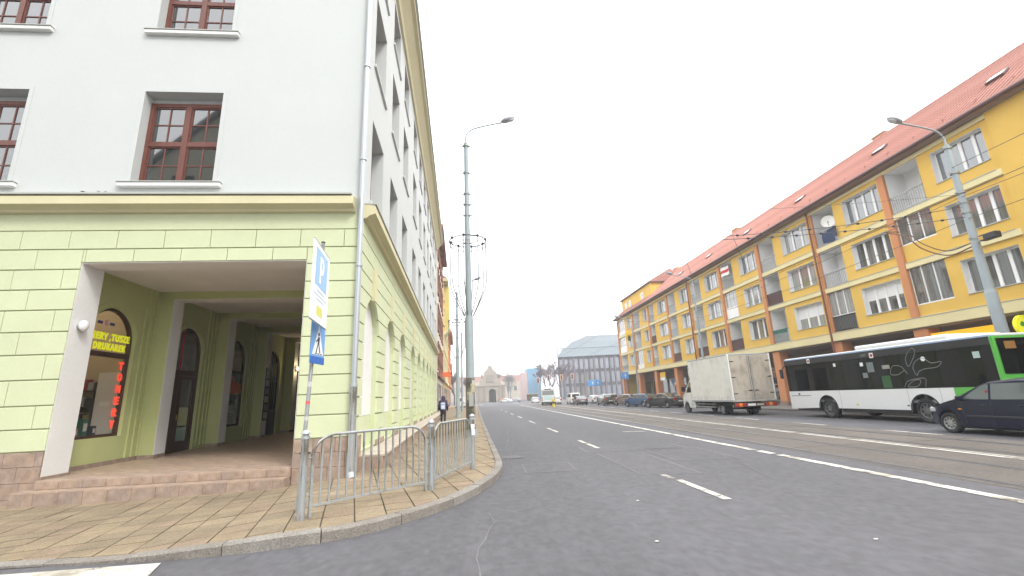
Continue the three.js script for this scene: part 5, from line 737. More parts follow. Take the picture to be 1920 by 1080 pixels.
// ---- city bus
{
  const t = thing('city_bus', 'long white and black city bus with green tail standing before the yellow block', 'bus', [18.15, 0, -18.8]);
  const W = 1.25, zf = -5.2, zr = 5.18, wf = -2.55, wr = 2.35, AR = 0.6, by = 1.3;
  const white = paint(0.74, 0.75, 0.76), green = paint(0.09, 0.43, 0.06), black = new THREE.MeshPhysicalMaterial({ color: C(0.10, 0.115, 0.12), roughness: 0.02, transmission: 1, thickness: 0, ior: 1.33 });
  const skirt = (z0, z1) => { const p = [[-z0, by], [-z0, 0.4]]; const arcs = [wf, wr].filter((w) => w > z0 && w < z1); for (const w of arcs) { for (let i = 0; i <= 12; i++) { const a = Math.PI * i / 12; const X = -w - (-1) * AR * Math.cos(a) * -1; p.push([-w + AR * Math.cos(a), Math.max(0.4, 0.48 + AR * Math.sin(a))]); } } p.push([-z1, 0.4], [-z1, by]); return p; };
  for (const s of [-1, 1]) {
    const put = (name, pts, m, d = 0.05) => part(t, name, muv(ext(pts, d).rotateY(Math.PI / 2).translate(s < 0 ? -W : W - d, 0, 0)), m);
    put('side_skirt', skirt(zf, 3.55), white); put('rear_skirt', skirt(3.56, zr), green);
    const cuts = [zf + 0.03, -3.73, -1.79, -0.23, 1.13, 3.2, 5.1];
    for (let k = 0; k + 1 < cuts.length; k++) part(t, 'window_pane', bx(s < 0 ? -W - 0.006 : W - 0.02, s < 0 ? -W + 0.02 : W + 0.006, by + 0.02, 2.66, cuts[k] + 0.008, cuts[k + 1] - 0.008), black);
    put('upper_panel', [[-zf, 2.67], [-5.1, 2.67], [-5.1, 2.93], [-zf, 2.93]], mat(0.02, 0.02, 0.024, { roughness: 0.4 })); put('waist_rail', [[-zf, by + 0.004], [-5.1, by + 0.004], [-5.1, by + 0.02], [-zf, by + 0.02]], M.dark);
    for (const z of [-3.73, -1.79, -0.23, 1.13, 3.2]) part(t, 'window_post', bx(s < 0 ? -W + 0.022 : W - 0.1, s < 0 ? -W + 0.1 : W - 0.022, by + 0.02, 2.66, z - 0.06, z + 0.06), M.dark);
    put('rear_corner_panel', [[-5.105, by], [-zr + 0.02, by], [-zr + 0.02, 2.93], [-5.105, 2.93]], green);
    for (const w of [wf, wr]) { wheel(t, s * (W - 0.17), w, 0.47, 0.28, M.rimDark); const g = new THREE.TorusGeometry(AR - 0.005, 0.025, 6, 20, Math.PI).rotateY(Math.PI / 2).translate(s * (W - 0.005), 0.48, w); part(t, 'arch_trim', g, M.dark); }
    part(t, 'roof_rail', bx(s < 0 ? -W - 0.008 : W - 0.1, s < 0 ? -W + 0.1 : W + 0.008, 2.932, 2.985, zf + 0.02, zr - 0.05), s < 0 ? mat(0.35, 0.45, 0.62, { roughness: 0.3 }) : white);
  }
  part(t, 'saloon_floor', bx(-W + 0.055, W - 0.055, 0.755, 0.86, zf + 0.06, zr - 0.06), mat(0.22, 0.22, 0.23)); part(t, 'saloon_ceiling', bx(-W + 0.055, W - 0.055, 2.86, 2.925, zf + 0.06, zr - 0.06), mat(0.6, 0.6, 0.6));
  const seatM = mat(0.10, 0.13, 0.30, { roughness: 0.9 }); for (const x of [-0.85, -0.42, 0.42, 0.85]) for (let z = -3.4; z < 4.8; z += 0.92) { const o = sub(t, 'passenger_seat', [x, 0.86, z]); part(o, 'cushion', rb(-0.2, 0.2, 0.34, 0.46, -0.22, 0.22, 0.04), seatM); part(o, 'backrest', rb(-0.2, 0.2, 0.46, 1.12, 0.16, 0.24, 0.04), seatM); part(o, 'pedestal', bx(-0.05, 0.05, 0, 0.34, -0.05, 0.05), M.signGrey); }
  for (const z of [-3, -1.2, 0.6, 2.4]) for (const x of [-0.25, 0.25]) part(t, 'grab_pole', cyl(0.018, 0.018, x, 0.86, 2.86, z, 8), mat(0.6, 0.5, 0.06));
  part(t, 'driver_cabin_wall', bx(-W + 0.06, -0.1, 0.86, 2.0, -4.02, -3.98), M.signGrey);
  part(t, 'underbody', bx(-W + 0.1, W - 0.1, 0.32, 0.75, -1.85, 1.65), M.dark); part(t, 'underbody', bx(-W + 0.1, W - 0.1, 0.32, 0.75, zf + 0.3, -3.25), M.dark); part(t, 'underbody', bx(-W + 0.1, W - 0.1, 0.32, 0.75, 3.05, zr - 0.2), M.dark);
  part(t, 'roof', rb(-W + 0.02, W - 0.02, 2.94, 3.03, zf + 0.05, zr - 0.05, 0.04, 2), white); part(t, 'air_conditioner', rb(-W + 0.12, W - 0.12, 3.03, 3.22, -0.5, 3.7, 0.09, 3), white); part(t, 'roof_hatch', rb(-0.5, 0.5, 3.03, 3.08, -3.4, -2.6, 0.02), white);
  part(t, 'front_panel', rb(-W, W, 0.4, 1.25, zf - 0.05, zf + 0.05, 0.04, 2), white); part(t, 'windscreen', rb(-W + 0.02, W - 0.02, 1.26, 2.95, zf - 0.04, zf + 0.05, 0.04, 2), black);
  // tail
  part(t, 'tail_panel', rb(-W, W, 0.42, 1.55, zr - 0.05, zr + 0.05, 0.05, 2), green); part(t, 'tail_window', rb(-W + 0.12, W - 0.12, 1.7, 2.86, zr + 0.02, zr + 0.045, 0.02), black); part(t, 'tail_frame', ext([[-W + 0.01, 1.55], [W - 0.01, 1.55], [W - 0.01, 2.93], [-W + 0.01, 2.93]], 0.06, [[[-W + 0.2, 1.68], [W - 0.2, 1.68], [W - 0.12, 2.86], [-W + 0.12, 2.86]]]).translate(0, 0, zr - 0.05), green);
  part(t, 'tail_bumper', rb(-W, W, 0.3, 0.6, zr - 0.02, zr + 0.1, 0.05, 2), M.dark); part(t, 'number_plate', bx(-0.26, 0.26, 0.75, 0.86, zr + 0.05, zr + 0.065), M.plate); part(t, 'route_display', bx(-0.9, -0.5, 2.5, 2.75, zr + 0.045, zr + 0.055), mat(0.25, 0.12, 0.02)); part(t, 'white_label', bx(-0.75, -0.3, 1.42, 1.52, zr + 0.05, zr + 0.06), M.signWhite);
  for (const s of [-1, 1]) for (let k = 0; k < 3; k++) part(t, 'tail_light', new THREE.CylinderGeometry(0.07, 0.07, 0.03, 18).rotateX(Math.PI / 2).translate(s * (W - 0.14), 0.8 + k * 0.18, zr + 0.06), k === 1 ? M.amber : M.tail);
  part(t, 'wing_mirror', merge([rb(-W - 0.22, -W - 0.06, 2.0, 2.5, zf - 0.25, zf - 0.12, 0.04, 2), rod(V(-W + 0.02, 2.7, zf), V(-W - 0.12, 2.45, zf - 0.18), 0.025, 8)]), M.dark);
  // decoration lines and stickers on the near side
  const X = -W - 0.009, lineM = mat(0.2, 0.2, 0.2), loop = (p, closed = true) => part(t, 'side_emblem', new THREE.TubeGeometry(new THREE.CatmullRomCurve3(p.map(([z, y]) => V(X, y, z)), closed), 60, 0.013, 4, closed), lineM);
  loop([[2.39, 2.84], [2.02, 2.48], [2.05, 2.15], [2.33, 2.45], [2.47, 2.72]]); loop([[1.94, 1.86], [1.73, 2.17], [1.36, 2.2], [1.21, 1.9], [1.52, 1.86], [1.86, 2.0]]); loop([[2.33, 1.79], [2.23, 2.09], [2.42, 2.34], [2.72, 2.42], [2.99, 2.22], [3.38, 2.24], [3.21, 2.07], [2.66, 2.01], [2.42, 1.92]]); loop([[1.69, 1.36], [1.86, 1.57], [2.23, 1.66], [2.62, 1.65], [2.56, 1.36]], false); loop([[1.84, 1.38], [2.16, 1.61], [2.42, 1.6], [2.28, 1.4], [1.98, 1.36]]);
  const stick = (z, y, w, h, m) => part(t, 'sticker', bx(X - 0.001, X + 0.004, y - h / 2, y + h / 2, z - w / 2, z + w / 2), m);
  for (const [z, y] of [[-3.34, 2.79], [0.47, 2.73]]) { stick(z, y, 0.19, 0.22, M.signWhite); part(t, 'sticker', bx(X - 0.003, X, y - 0.06, y + 0.06, z - 0.05, z + 0.06), M.tail); }
  stick(-1.67, 2.47, 0.14, 0.15, M.signWhite); stick(-0.13, 2.39, 0.17, 0.16, M.signWhite); stick(0.3, 2.24, 0.34, 0.42, mat(0.16, 0.19, 0.2)); stick(-0.04, 1.91, 0.26, 0.22, mat(0.16, 0.19, 0.2)); stick(4.6, 2.37, 0.22, 0.22, mat(0.4, 0.5, 0.48)); part(t, 'sticker', new THREE.CylinderGeometry(0.09, 0.09, 0.005, 18).rotateZ(Math.PI / 2).translate(X, 2.39, 2.71), M.signWhite);
  stick(1.05, 2.2, 0.35, 0.16, mat(0.28, 0.27, 0.24)); stick(0.95, 1.6, 0.42, 0.5, mat(0.03, 0.1, 0.03));
  { const g = text('2407', 0.1, 0.003); g.rotateY(-Math.PI / 2).translate(X - 0.002, 2.72, -0.1); part(t, 'fleet_number', g, lineM); }
  part(t, 'side_strip', bx(-W - 0.012, -W + 0.0, 1.06, 1.1, zf + 0.15, -3.6), M.signGrey); part(t, 'badge', bx(-W - 0.01, -W, 1.12, 1.2, -4.5, -4.38), M.dark); part(t, 'yellow_label', bx(-W - 0.008, -W, 0.62, 0.7, -0.85, -0.75), mat(0.6, 0.55, 0.1)); part(t, 'fuel_flap', bx(-W - 0.008, -W, 0.62, 0.68, 1.62, 1.7), M.dark);
  for (const z of [-1.7, 1.75, 3.05]) part(t, 'panel_joint', bx(-W - 0.004, -W + 0.004, 0.42, by - 0.02, z - 0.006, z + 0.006), M.signGrey);
}
// ---- box truck
{
  const t = thing('box_truck', 'white box truck with dirty rear doors driving ahead of the bus', 'truck', [16.3, 0, -29.6]);
  const W = 1.33, z0 = -2.0, z1 = 3.3, y0 = 0.86, y1 = 3.6, wh = paint(0.70, 0.70, 0.68, { clearcoat: 0.3, roughness: 0.5 }), tarp = mat(0.84, 0.835, 0.80, { map: T.tarp, bumpMap: T.plasterB, bumpScale: 0.006, roughness: 0.7 }), grimy = mat(0.47, 0.43, 0.375, { map: T.grime, roughness: 0.7 });
  part(t, 'cargo_box', rb(-W, W, y0 + 0.02, y1 - 0.03, z0, z1 - 0.04, 0.03, 2), tarp); part(t, 'box_roof', rb(-W - 0.01, W + 0.01, y1 - 0.06, y1 + 0.02, z0 - 0.01, z1, 0.02), M.signGrey);
  for (const s of [-1, 1]) { part(t, 'side_rail', rb(Math.min(s * (W - 0.02), s * (W + 0.025)), Math.max(s * (W - 0.02), s * (W + 0.025)), y0 - 0.05, y0 + 0.06, z0, z1, 0.01), M.zinc); part(t, 'corner_post', rb(Math.min(s * (W - 0.08), s * (W + 0.02)), Math.max(s * (W - 0.08), s * (W + 0.02)), y0, y1, z1 - 0.1, z1 + 0.012, 0.015), wh); for (let k = 0; k < 16; k++) { const z = z0 + 0.2 + k * 0.32; part(t, 'tarp_buckle', bx(Math.min(s * W, s * (W + 0.012)), Math.max(s * W, s * (W + 0.012)), y0 + 0.12, y0 + 0.27, z, z + 0.035), mat(0.5, 0.49, 0.46)); } }
  for (const s of [-1, 1]) {
    const x0 = s < 0 ? -W + 0.09 : 0.015, x1 = s < 0 ? -0.015 : W - 0.09; const d = sub(t, 'rear_door'); part(d, 'leaf', rb(x0, x1, y0 + 0.06, y1 - 0.09, z1 - 0.03, z1 + 0.02, 0.012), grimy);
    for (const y of [1.25, 2.2, 3.15]) part(d, 'hinge', rb(s < 0 ? x0 - 0.02 : x1 - 0.24, s < 0 ? x0 + 0.24 : x1 + 0.02, y, y + 0.05, z1 + 0.02, z1 + 0.045, 0.008), M.dark);
    part(d, 'lock_rod', cyl(0.018, 0.018, s < 0 ? x1 - 0.08 : x0 + 0.08, y0 + 0.08, y1 - 0.12, z1 + 0.04, 8), M.zinc); part(d, 'lock_handle', rb(s < 0 ? x1 - 0.3 : x0 + 0.04, s < 0 ? x1 - 0.04 : x0 + 0.3, 1.42, 1.47, z1 + 0.03, z1 + 0.06, 0.01), M.dark);
  }
  part(t, 'door_seal', bx(-0.014, 0.014, y0 + 0.06, y1 - 0.09, z1 - 0.02, z1 + 0.004), M.dark); part(t, 'rear_sill', rb(-W, W, y0 - 0.06, y0 + 0.05, z1 - 0.1, z1 + 0.03, 0.015), mat(0.5, 0.5, 0.47, { map: T.grime }));
  const bar = sub(t, 'rear_light_bar'); part(bar, 'beam', rb(-W, W, 0.5, 0.74, z1 - 0.1, z1 + 0.01, 0.02), mat(0.05, 0.03, 0.03));
  for (const s of [-1, 1]) [[0.62, 0.82, M.tail], [0.83, 1.03, M.amber], [1.04, 1.27, M.tail]].forEach(([a, b, m]) => part(bar, 'rear_lamp', rb(Math.min(s * a, s * b), Math.max(s * a, s * b), 0.52, 0.72, z1 + 0.008, z1 + 0.04, 0.015), m));
  part(bar, 'number_plate', bx(-0.5, -0.02, 0.55, 0.68, z1 + 0.012, z1 + 0.028), M.plate); part(bar, 'reflector', bx(0.05, 0.5, 0.56, 0.66, z1 + 0.012, z1 + 0.024), mat(0.4, 0.34, 0.28));
  for (const x of [-0.42, 0.42]) part(t, 'chassis_rail', bx(x - 0.05, x + 0.05, 0.55, 0.8, -2.8, z1 - 0.15), M.dark); part(t, 'cross_floor', bx(-W + 0.05, W - 0.05, 0.78, y0 + 0.01, z0 + 0.05, z1 - 0.1), M.dark); part(t, 'battery_box', rb(-1.1, -0.6, 0.45, 0.78, -1.5, -0.6, 0.02), M.dark); part(t, 'side_guard', merge([bx(-1.2, -1.17, 0.62, 0.68, -1.7, 0.9), bx(-1.2, -1.17, 0.45, 0.5, -1.7, 0.9)]), M.signGrey); part(t, 'axle', rod(V(-1, 0.36, 1.5), V(1, 0.36, 1.5), 0.06, 8), M.dark);
  for (const s of [-1, 1]) { wheel(t, s * 1.0, -3.45, 0.36, 0.22, M.rimDark); wheel(t, s * 0.98, 1.5, 0.36, 0.24, M.rim); wheel(t, s * 0.72, 1.5, 0.36, 0.22, M.rimDark); part(t, 'mud_flap', bx(s * 0.9 - 0.2, s * 0.9 + 0.2, 0.2, 0.65, 1.98, 2.0), M.dark); }
  const o = { L: 2.3, n: 40, sill: 0.34, belt: 1.35, tum: 0.14, R: 0.36, wheels: [0.39], top: [[0, 0.7], [0.04, 1.0], [0.2, 1.28], [0.34, 1.42], [0.62, 2.2], [0.72, 2.36], [1, 2.38]], wide: [[0, 0.85], [0.06, 1.0], [0.25, 1.1], [1, 1.12]], win: [[[0.44, 1.42], [0.84, 1.42], [0.84, 2.16], [0.64, 2.14]]], ws: [0.36, 0.61] };
  const cab = sub(t, 'cab', [0, 0, -3.2]); part(cab, 'shell', carShell(o), wh); for (const s of [-1, 1]) { part(cab, 'side_window', sideGlass(o, o.win[0], s), M.paneDark); part(cab, 'door_seam', bx(Math.min(s * 1.1, s * 1.122), Math.max(s * 1.1, s * 1.122), 0.5, 1.38, 0.72, 0.735), M.signGrey); part(cab, 'wing_mirror', rb(Math.min(s * 1.14, s * 1.4), Math.max(s * 1.14, s * 1.4), 1.5, 1.85, -0.2, -0.1, 0.03), M.dark); part(cab, 'headlight', rb(Math.min(s * 0.45, s * 0.74), Math.max(s * 0.45, s * 0.74), 0.85, 1.02, -1.13, -0.98, 0.04), M.headlamp); }
  part(cab, 'windscreen', endGlass(o, ...o.ws), M.paneDark); part(cab, 'bumper', rb(-0.86, 0.86, 0.34, 0.62, -1.2, -1.0, 0.05, 2), M.dark);
  part(t, 'wind_deflector', rb(-1.1, 1.1, 2.42, 3.35, -2.75, -2.02, 0.22, 4), wh); part(t, 'blue_badge', bx(-1.112, -1.1, 3.0, 3.2, -2.5, -2.3), mat(0.05, 0.05, 0.2));
}

// ---------------------------------------------------------------- traffic and parked cars further down the street
{
  const P = (r, g, b) => paint(r, g, b), gq = 'cars queuing far down the street', gp = 'cars parked along the yellow block';
  const list = [
    ['saloon', [18.6, 0, -45.5], 0.35, P(0.02, 0.021, 0.025), 'black saloon parked askew beyond the truck', gp], ['hatch', [18.4, 0, -52.0], 0.5, P(0.05, 0.10, 0.19), 'steel blue hatchback parked askew beyond the black saloon', gp], ['hatch', [19.0, 0, -58.5], 0.35, P(0.16, 0.12, 0.12), 'dark reddish hatchback parked beyond the blue one', gp], ['mpv', [17.9, 0, -64.5], 0.05, P(0.05, 0.055, 0.04), 'dark olive people carrier in the queue beside the parked cars', gq], ['saloon', [16.0, 0, -73], 0, P(0.025, 0.025, 0.03), 'black saloon with red lights in the queue before the white van', gq],
    ['van', [16.8, 0, -82], 0, P(0.72, 0.71, 0.68), 'white van waiting in the queue far down the street', gq], ['hatch', [14.6, 0, -88], 0, P(0.55, 0.5, 0.46), 'beige hatchback waiting in the queue', gq], ['saloon', [14.9, 0, -98], 0, P(0.4, 0.09, 0.06), 'red saloon at the head of the queue', gq], ['mpv', [20.2, 0, -72], 0.3, P(0.5, 0.52, 0.54), 'silver people carrier parked near the end of the yellow block', gp], ['hatch', [20.0, 0, -80], 0.2, P(0.62, 0.62, 0.62), 'white hatchback parked past the end of the yellow block', gp], ['saloon', [17.6, 0, -108], 0, P(0.45, 0.46, 0.48), 'silver saloon far ahead in the queue', gq], ['hatch', [14.2, 0, -118], 0, P(0.6, 0.6, 0.58), 'pale hatchback far ahead in the queue', gq],
    ['van', [-3.6, 0.13, -88], 0, P(0.7, 0.7, 0.7), 'white van parked on the far left pavement beyond the walker', gp], ['saloon', [9.0, 0, -158], 0.9, P(0.6, 0.6, 0.6), 'white saloon crossing near the old stone gate', gq], ['saloon', [12.5, 0, -160], 1.2, P(0.3, 0.31, 0.33), 'grey saloon crossing near the old stone gate', gq],
  ];
  for (const [k, p, a, m, l, g] of list) car('parked_car', l, k, p, a, m, g);
}
{ // pale bus in the distance, seen from behind
  const t = thing('far_bus', 'pale bus seen from behind far down the tram tracks', 'bus', [12.9, 0, -86], -0.15); const c = paint(0.66, 0.68, 0.66), y = paint(0.6, 0.52, 0.36);
  part(t, 'body', rb(-1.25, 1.25, 0.35, 3.0, -5.5, 5.5, 0.22, 3), c); part(t, 'rear_window', rb(-1.0, 1.0, 1.75, 2.55, 5.48, 5.52, 0.05), M.paneMid); part(t, 'rear_panel', rb(-0.75, 0.75, 0.95, 1.6, 5.49, 5.52, 0.04), mat(0.45, 0.6, 0.6)); part(t, 'rear_bumper', rb(-1.24, 1.24, 0.3, 0.6, 5.3, 5.56, 0.05), M.dark); part(t, 'route_box', bx(-0.6, 0.6, 2.68, 2.88, 5.49, 5.515), M.dark); part(t, 'roof_unit', rb(-0.8, 0.8, 3.0, 3.2, -1, 3.5, 0.08), c);
  for (const s of [-1, 1]) { part(t, 'side_windows', bx(Math.min(s * 1.24, s * 1.255), Math.max(s * 1.24, s * 1.255), 1.4, 2.6, -5, 5), M.paneDark); part(t, 'side_stripe', bx(Math.min(s * 1.24, s * 1.256), Math.max(s * 1.24, s * 1.256), 0.9, 1.3, -5.2, 5.2), y); for (const k of [0, 1]) part(t, 'tail_light', rb(Math.min(s * 1.0, s * 1.15), Math.max(s * 1.0, s * 1.15), 0.8 + k * 0.35, 1.05 + k * 0.35, 5.49, 5.53, 0.02), M.tail); for (const z of [-3, 3]) wheel(t, s * 1.1, z, 0.48, 0.26, M.rimDark); }
}
// ---------------------------------------------------------------- small street furniture far off
{
  const sig = (x, z, h, lab) => { const t = thing('traffic_light', lab, 'traffic light', [x, 0, z], 0, 'traffic lights over the far junction'); part(t, 'post', cyl(0.07, 0.06, 0, 0, h, 0, 10), M.signGrey); part(t, 'backboard', rb(-0.34, 0.34, h - 0.2, h + 1.1, -0.04, 0, 0.03), mat(0.55, 0.36, 0.26)); part(t, 'housing', rb(-0.15, 0.15, h - 0.02, h + 0.95, 0, 0.18, 0.03), M.dark); for (let k = 0; k < 3; k++) part(t, 'lamp', new THREE.CylinderGeometry(0.1, 0.1, 0.03, 14).rotateX(Math.PI / 2).translate(0, h + 0.15 + k * 0.3, 0.19), k === 2 ? M.tail : M.rimDark); };
  sig(15.3, -100, 5.0, 'traffic light with pale orange board over the far junction'); sig(18.2, -100, 5.0, 'traffic light with pale orange board over the far junction'); sig(20.2, -98, 5.0, 'traffic light with pale orange board over the far junction'); sig(13.2, -102, 4.6, 'traffic light with pale orange board over the far junction');
  const blue = (x, z, y, w, h, lab, arrow) => { const t = thing('road_sign', lab, 'sign', [x, 0, z], -0.1); part(t, 'post', cyl(0.04, 0.04, 0, 0, y + h, -0.03, 8), M.signGrey); part(t, 'plate', rb(-w / 2, w / 2, y, y + h, 0.02, 0.05, 0.02), M.signBlue); const g = new THREE.ExtrudeGeometry(shp([[-0.06, -0.3], [0.06, -0.3], [0.06, 0.05], [0.2, 0.05], [0, 0.3], [-0.2, 0.05], [-0.06, 0.05]]), { depth: 0.01, bevelEnabled: false }).scale(h * 0.9, h * 0.9, 1).translate(0, y + h / 2, 0.05); part(t, 'arrow', g, M.signWhite); };
  blue(20.9, -64, 3.5, 1.0, 0.95, 'blue road sign with white arrow before the end of the yellow block'); blue(20.5, -78, 3.0, 0.95, 0.95, 'smaller blue road sign past the end of the yellow block'); blue(21.6, -86, 3.1, 2.0, 1.1, 'wide blue road sign beyond the end of the yellow block'); blue(12.6, -82, 1.7, 1.0, 1.0, 'blue keep right sign on the tram island');
  const b = thing('yellow_bollard', 'yellow traffic bollard on the end of the tram island', 'bollard', [10.6, 0, -66]); part(b, 'post', cyl(0.2, 0.17, 0, 0, 1.1, 0, 14), mat(0.62, 0.5, 0.04)); part(b, 'cap', new THREE.SphereGeometry(0.17, 14, 8, 0, 7, 0, Math.PI / 2).translate(0, 1.1, 0), mat(0.62, 0.5, 0.04)); part(b, 'dark_band', cyl(0.192, 0.186, 0, 0.5, 0.75, 0, 14), M.dark);
  const ys = thing('hanging_sign', 'yellow sign hanging under the arcade of the far yellow block', 'sign', [YX - 0.4, 3.4, -57.2]); part(ys, 'board', rb(-0.04, 0.04, -0.45, 0.55, -0.8, 0.8, 0.02), mat(0.65, 0.4, 0.03)); part(ys, 'white_part', bx(-0.045, 0.045, -0.45, -0.1, -0.78, 0.78), M.signWhite); part(ys, 'hanger', bx(0.0, 0.5, 0.55, 0.62, -0.05, 0.05), M.dark);
  const yl = thing('signal_box', 'yellow and dark signal box hung at the lamp pole near the far yellow facade', 'signal', [20.6, 8.9, -60]); part(yl, 'box', rb(-0.35, 0.35, -0.1, 0.75, -0.2, 0.2, 0.04), mat(0.65, 0.42, 0.03)); part(yl, 'dark_face', bx(-0.18, 0.18, -0.45, 0.3, 0.2, 0.23), M.dark); part(yl, 'bracket', rod(V(0.3, 0.3, 0), V(0.55, 0.3, 0), 0.04, 8), M.galv);
  const sf = thing('shop_flag_sign', 'red and orange shop sign sticking out from the left facades', 'sign', [-3.55, 4.6, -52]); part(sf, 'panel', rb(-0.6, 0.5, -0.45, 0.1, -0.06, 0.06, 0.03), mat(0.72, 0.16, 0.05)); part(sf, 'upright', rb(0.35, 0.5, -0.3, 1.0, -0.06, 0.06, 0.03), mat(0.5, 0.04, 0.04)); part(sf, 'bracket', bx(-1.3, -0.55, -0.2, -0.12, -0.03, 0.03), M.dark);
  const kb = thing('tram_shelter', 'small dark shelter on the far tram stop', 'shelter', [17.3, 0, -150]); part(kb, 'roof', rb(-2, 2, 2.4, 2.6, -0.8, 0.8, 0.03), mat(0.3, 0.24, 0.12)); for (const x of [-1.8, 1.8]) part(kb, 'post', bx(x - 0.06, x + 0.06, 0, 2.4, -0.7, -0.58), M.signGrey); part(kb, 'back_glass', bx(-1.8, 1.8, 0.3, 2.3, -0.66, -0.63), M.paneDark);
}
// ---------------------------------------------------------------- facades beyond the green building, on the left
{
  const row = (name, label, s0, s1, h, out, wall, trim, fl, ww) => {
    const p = inSide(0, 0, s0), t = thing(name, label, 'building', p.toArray(), SA), L = s1 - s0;
    const holes = [], n = Math.max(2, Math.round(L / 3)), st = (h - 4.2) / fl; for (let f = 0; f < fl; f++) for (let k = 0; k < n; k++) { const c = (k + 0.5) * L / n; holes.push(rect(c - ww, 4.9 + f * st, c + ww, 4.9 + f * st + st * 0.62)); }
    part(t, 'wall', muv(ext(rect(0, -0.2, L, h), 0.5, holes).rotateY(Math.PI / 2).translate(out - 0.5, 0, 0)), wall); part(t, 'mass', bx(-11, out - 0.5, -0.2, h, -L, 0), wall);
    for (const q of holes) { const [a, y0] = q[0], [b, y1] = q[2]; const o = sub(t, 'window'); part(o, 'pane', bx(out - 0.3, out - 0.28, y0, y1, -b, -a), M.paneMid); part(o, 'frame', merge([bx(out - 0.29, out - 0.22, y0, y1, -(a + b) / 2 - 0.05, -(a + b) / 2 + 0.05), bx(out - 0.29, out - 0.22, y0 + (y1 - y0) * 0.6, y0 + (y1 - y0) * 0.6 + 0.08, -b, -a)]), M.pvc); part(o, 'surround', merge([bx(out, out + 0.14, y1, y1 + 0.3, -b - 0.15, -a + 0.15), bx(out, out + 0.16, y0 - 0.15, y0, -b - 0.15, -a + 0.15), bx(out, out + 0.09, y0, y1, -a, -a + 0.15), bx(out, out + 0.09, y0, y1, -b - 0.15, -b)]), trim); }
    for (const y of [4.3, h]) part(t, 'cornice', rb(out - 0.02, out + (y > 5 ? 0.7 : 0.3), y - 0.3, y + 0.15, -L, 0, 0.03), trim);
    part(t, 'roof', ext([[-11, h], [out + 0.6, h + 0.15], [-4, h + 3.5]], L).translate(0, 0, -L), M.tile); for (let k = 0; k < n; k++) { const c = (k + 0.5) * L / n; part(t, 'shop_opening', bx(out - 0.05, out + 0.02, 0.5, 3.4, -c - 1.1, -c + 1.1), k % 2 ? M.paneDark : M.frameDark); }
    return t;
  };
  row('decorated_building', 'cream building with brown window surrounds next to the green corner building', 36.5, 52, 20.5, 0.05, plast(0.66, 0.6, 0.5), mat(0.26, 0.13, 0.1, { map: T.dirty }), 4, 0.65);
  const y = row('ochre_building', 'ochre building with a projecting yellow oriel further along the left side', 52, 72, 18.5, 0.15, plast(0.68, 0.5, 0.2), M.cream, 4, 0.7);
  const oriel = sub(y, 'oriel'); part(oriel, 'bay', rb(0, 0.95, 11.5, 18, -6, -2.5, 0.05), plast(0.72, 0.58, 0.2)); part(oriel, 'bay_window', bx(0.95, 0.97, 12.5, 16.5, -5.4, -3.1), M.paneMid); part(oriel, 'corbel', ext([[0, 10.4], [0.95, 11.5], [0, 11.5]], 3.5).translate(0, 0, -6), M.cream);
  row('orange_building', 'pale orange building at the far end of the left row', 72, 92, 14, 0.3, plast(0.68, 0.42, 0.22), M.orange, 3, 0.7);
}
// ---------------------------------------------------------------- old stone gate, glass roofed store, blue block, distance
{
  const t = thing('stone_gate', 'old sandstone city gate with a round arch and tall carved gable', 'gate', [4.6, 0, -192]); const sm = mat(0.40, 0.36, 0.30, { map: T.stone }), sm2 = mat(0.32, 0.285, 0.24, { map: T.stone });
  part(t, 'arch_block', ext(rect(-6.2, 0, 6.2, 6.4), 7, [arch(0.8, 1.45, 0.02, 3.9, 14)]).translate(0, 0, -7), sm); part(t, 'passage_end_wall', bx(-0.9, 2.5, 0, 5.5, -7.4, -7.02), sm);
  part(t, 'cornice', rb(-6.6, 6.6, 6.4, 7.0, -7.2, 0.4, 0.08), sm2); part(t, 'gable', ext([[-4.6, 7], [4.6, 7], [4.3, 9], [3.0, 10.2], [2.6, 12.4], [1.2, 13.6], [0.8, 15], [-0.8, 15], [-1.2, 13.6], [-2.6, 12.4], [-3.0, 10.2], [-4.3, 9]], 1.6).translate(0, 0, -2), sm);
  for (const x of [-4.9, -2.6, 4.1, 5.6]) part(t, 'pillar', rb(x - 0.45, x + 0.45, 0.6, 6.4, 0, 0.4, 0.05), sm2); part(t, 'relief', rb(-1.6, 1.6, 8.2, 11.6, -0.4, -0.1, 0.2, 2), sm2); part(t, 'arch_ring', ext([...arch(0.8, 1.95, 3.9, 3.9).slice(2), ...arch(0.8, 1.5, 3.9, 3.9).slice(2).reverse()], 0.3).translate(0, 0, 0.001), sm2);
  for (const x of [-3.4, 3.4]) part(t, 'urn', new THREE.LatheGeometry([[0, 0], [0.4, 0], [0.25, 0.4], [0.5, 1.0], [0.2, 1.6], [0, 1.8]].map((p) => new THREE.Vector2(...p)), 12).translate(x, 10, -1.2), sm2); part(t, 'annex', rb(3.6, 6.8, 0, 1.4, 0.5, 3, 0.1), mat(0.4, 0.18, 0.12));
}
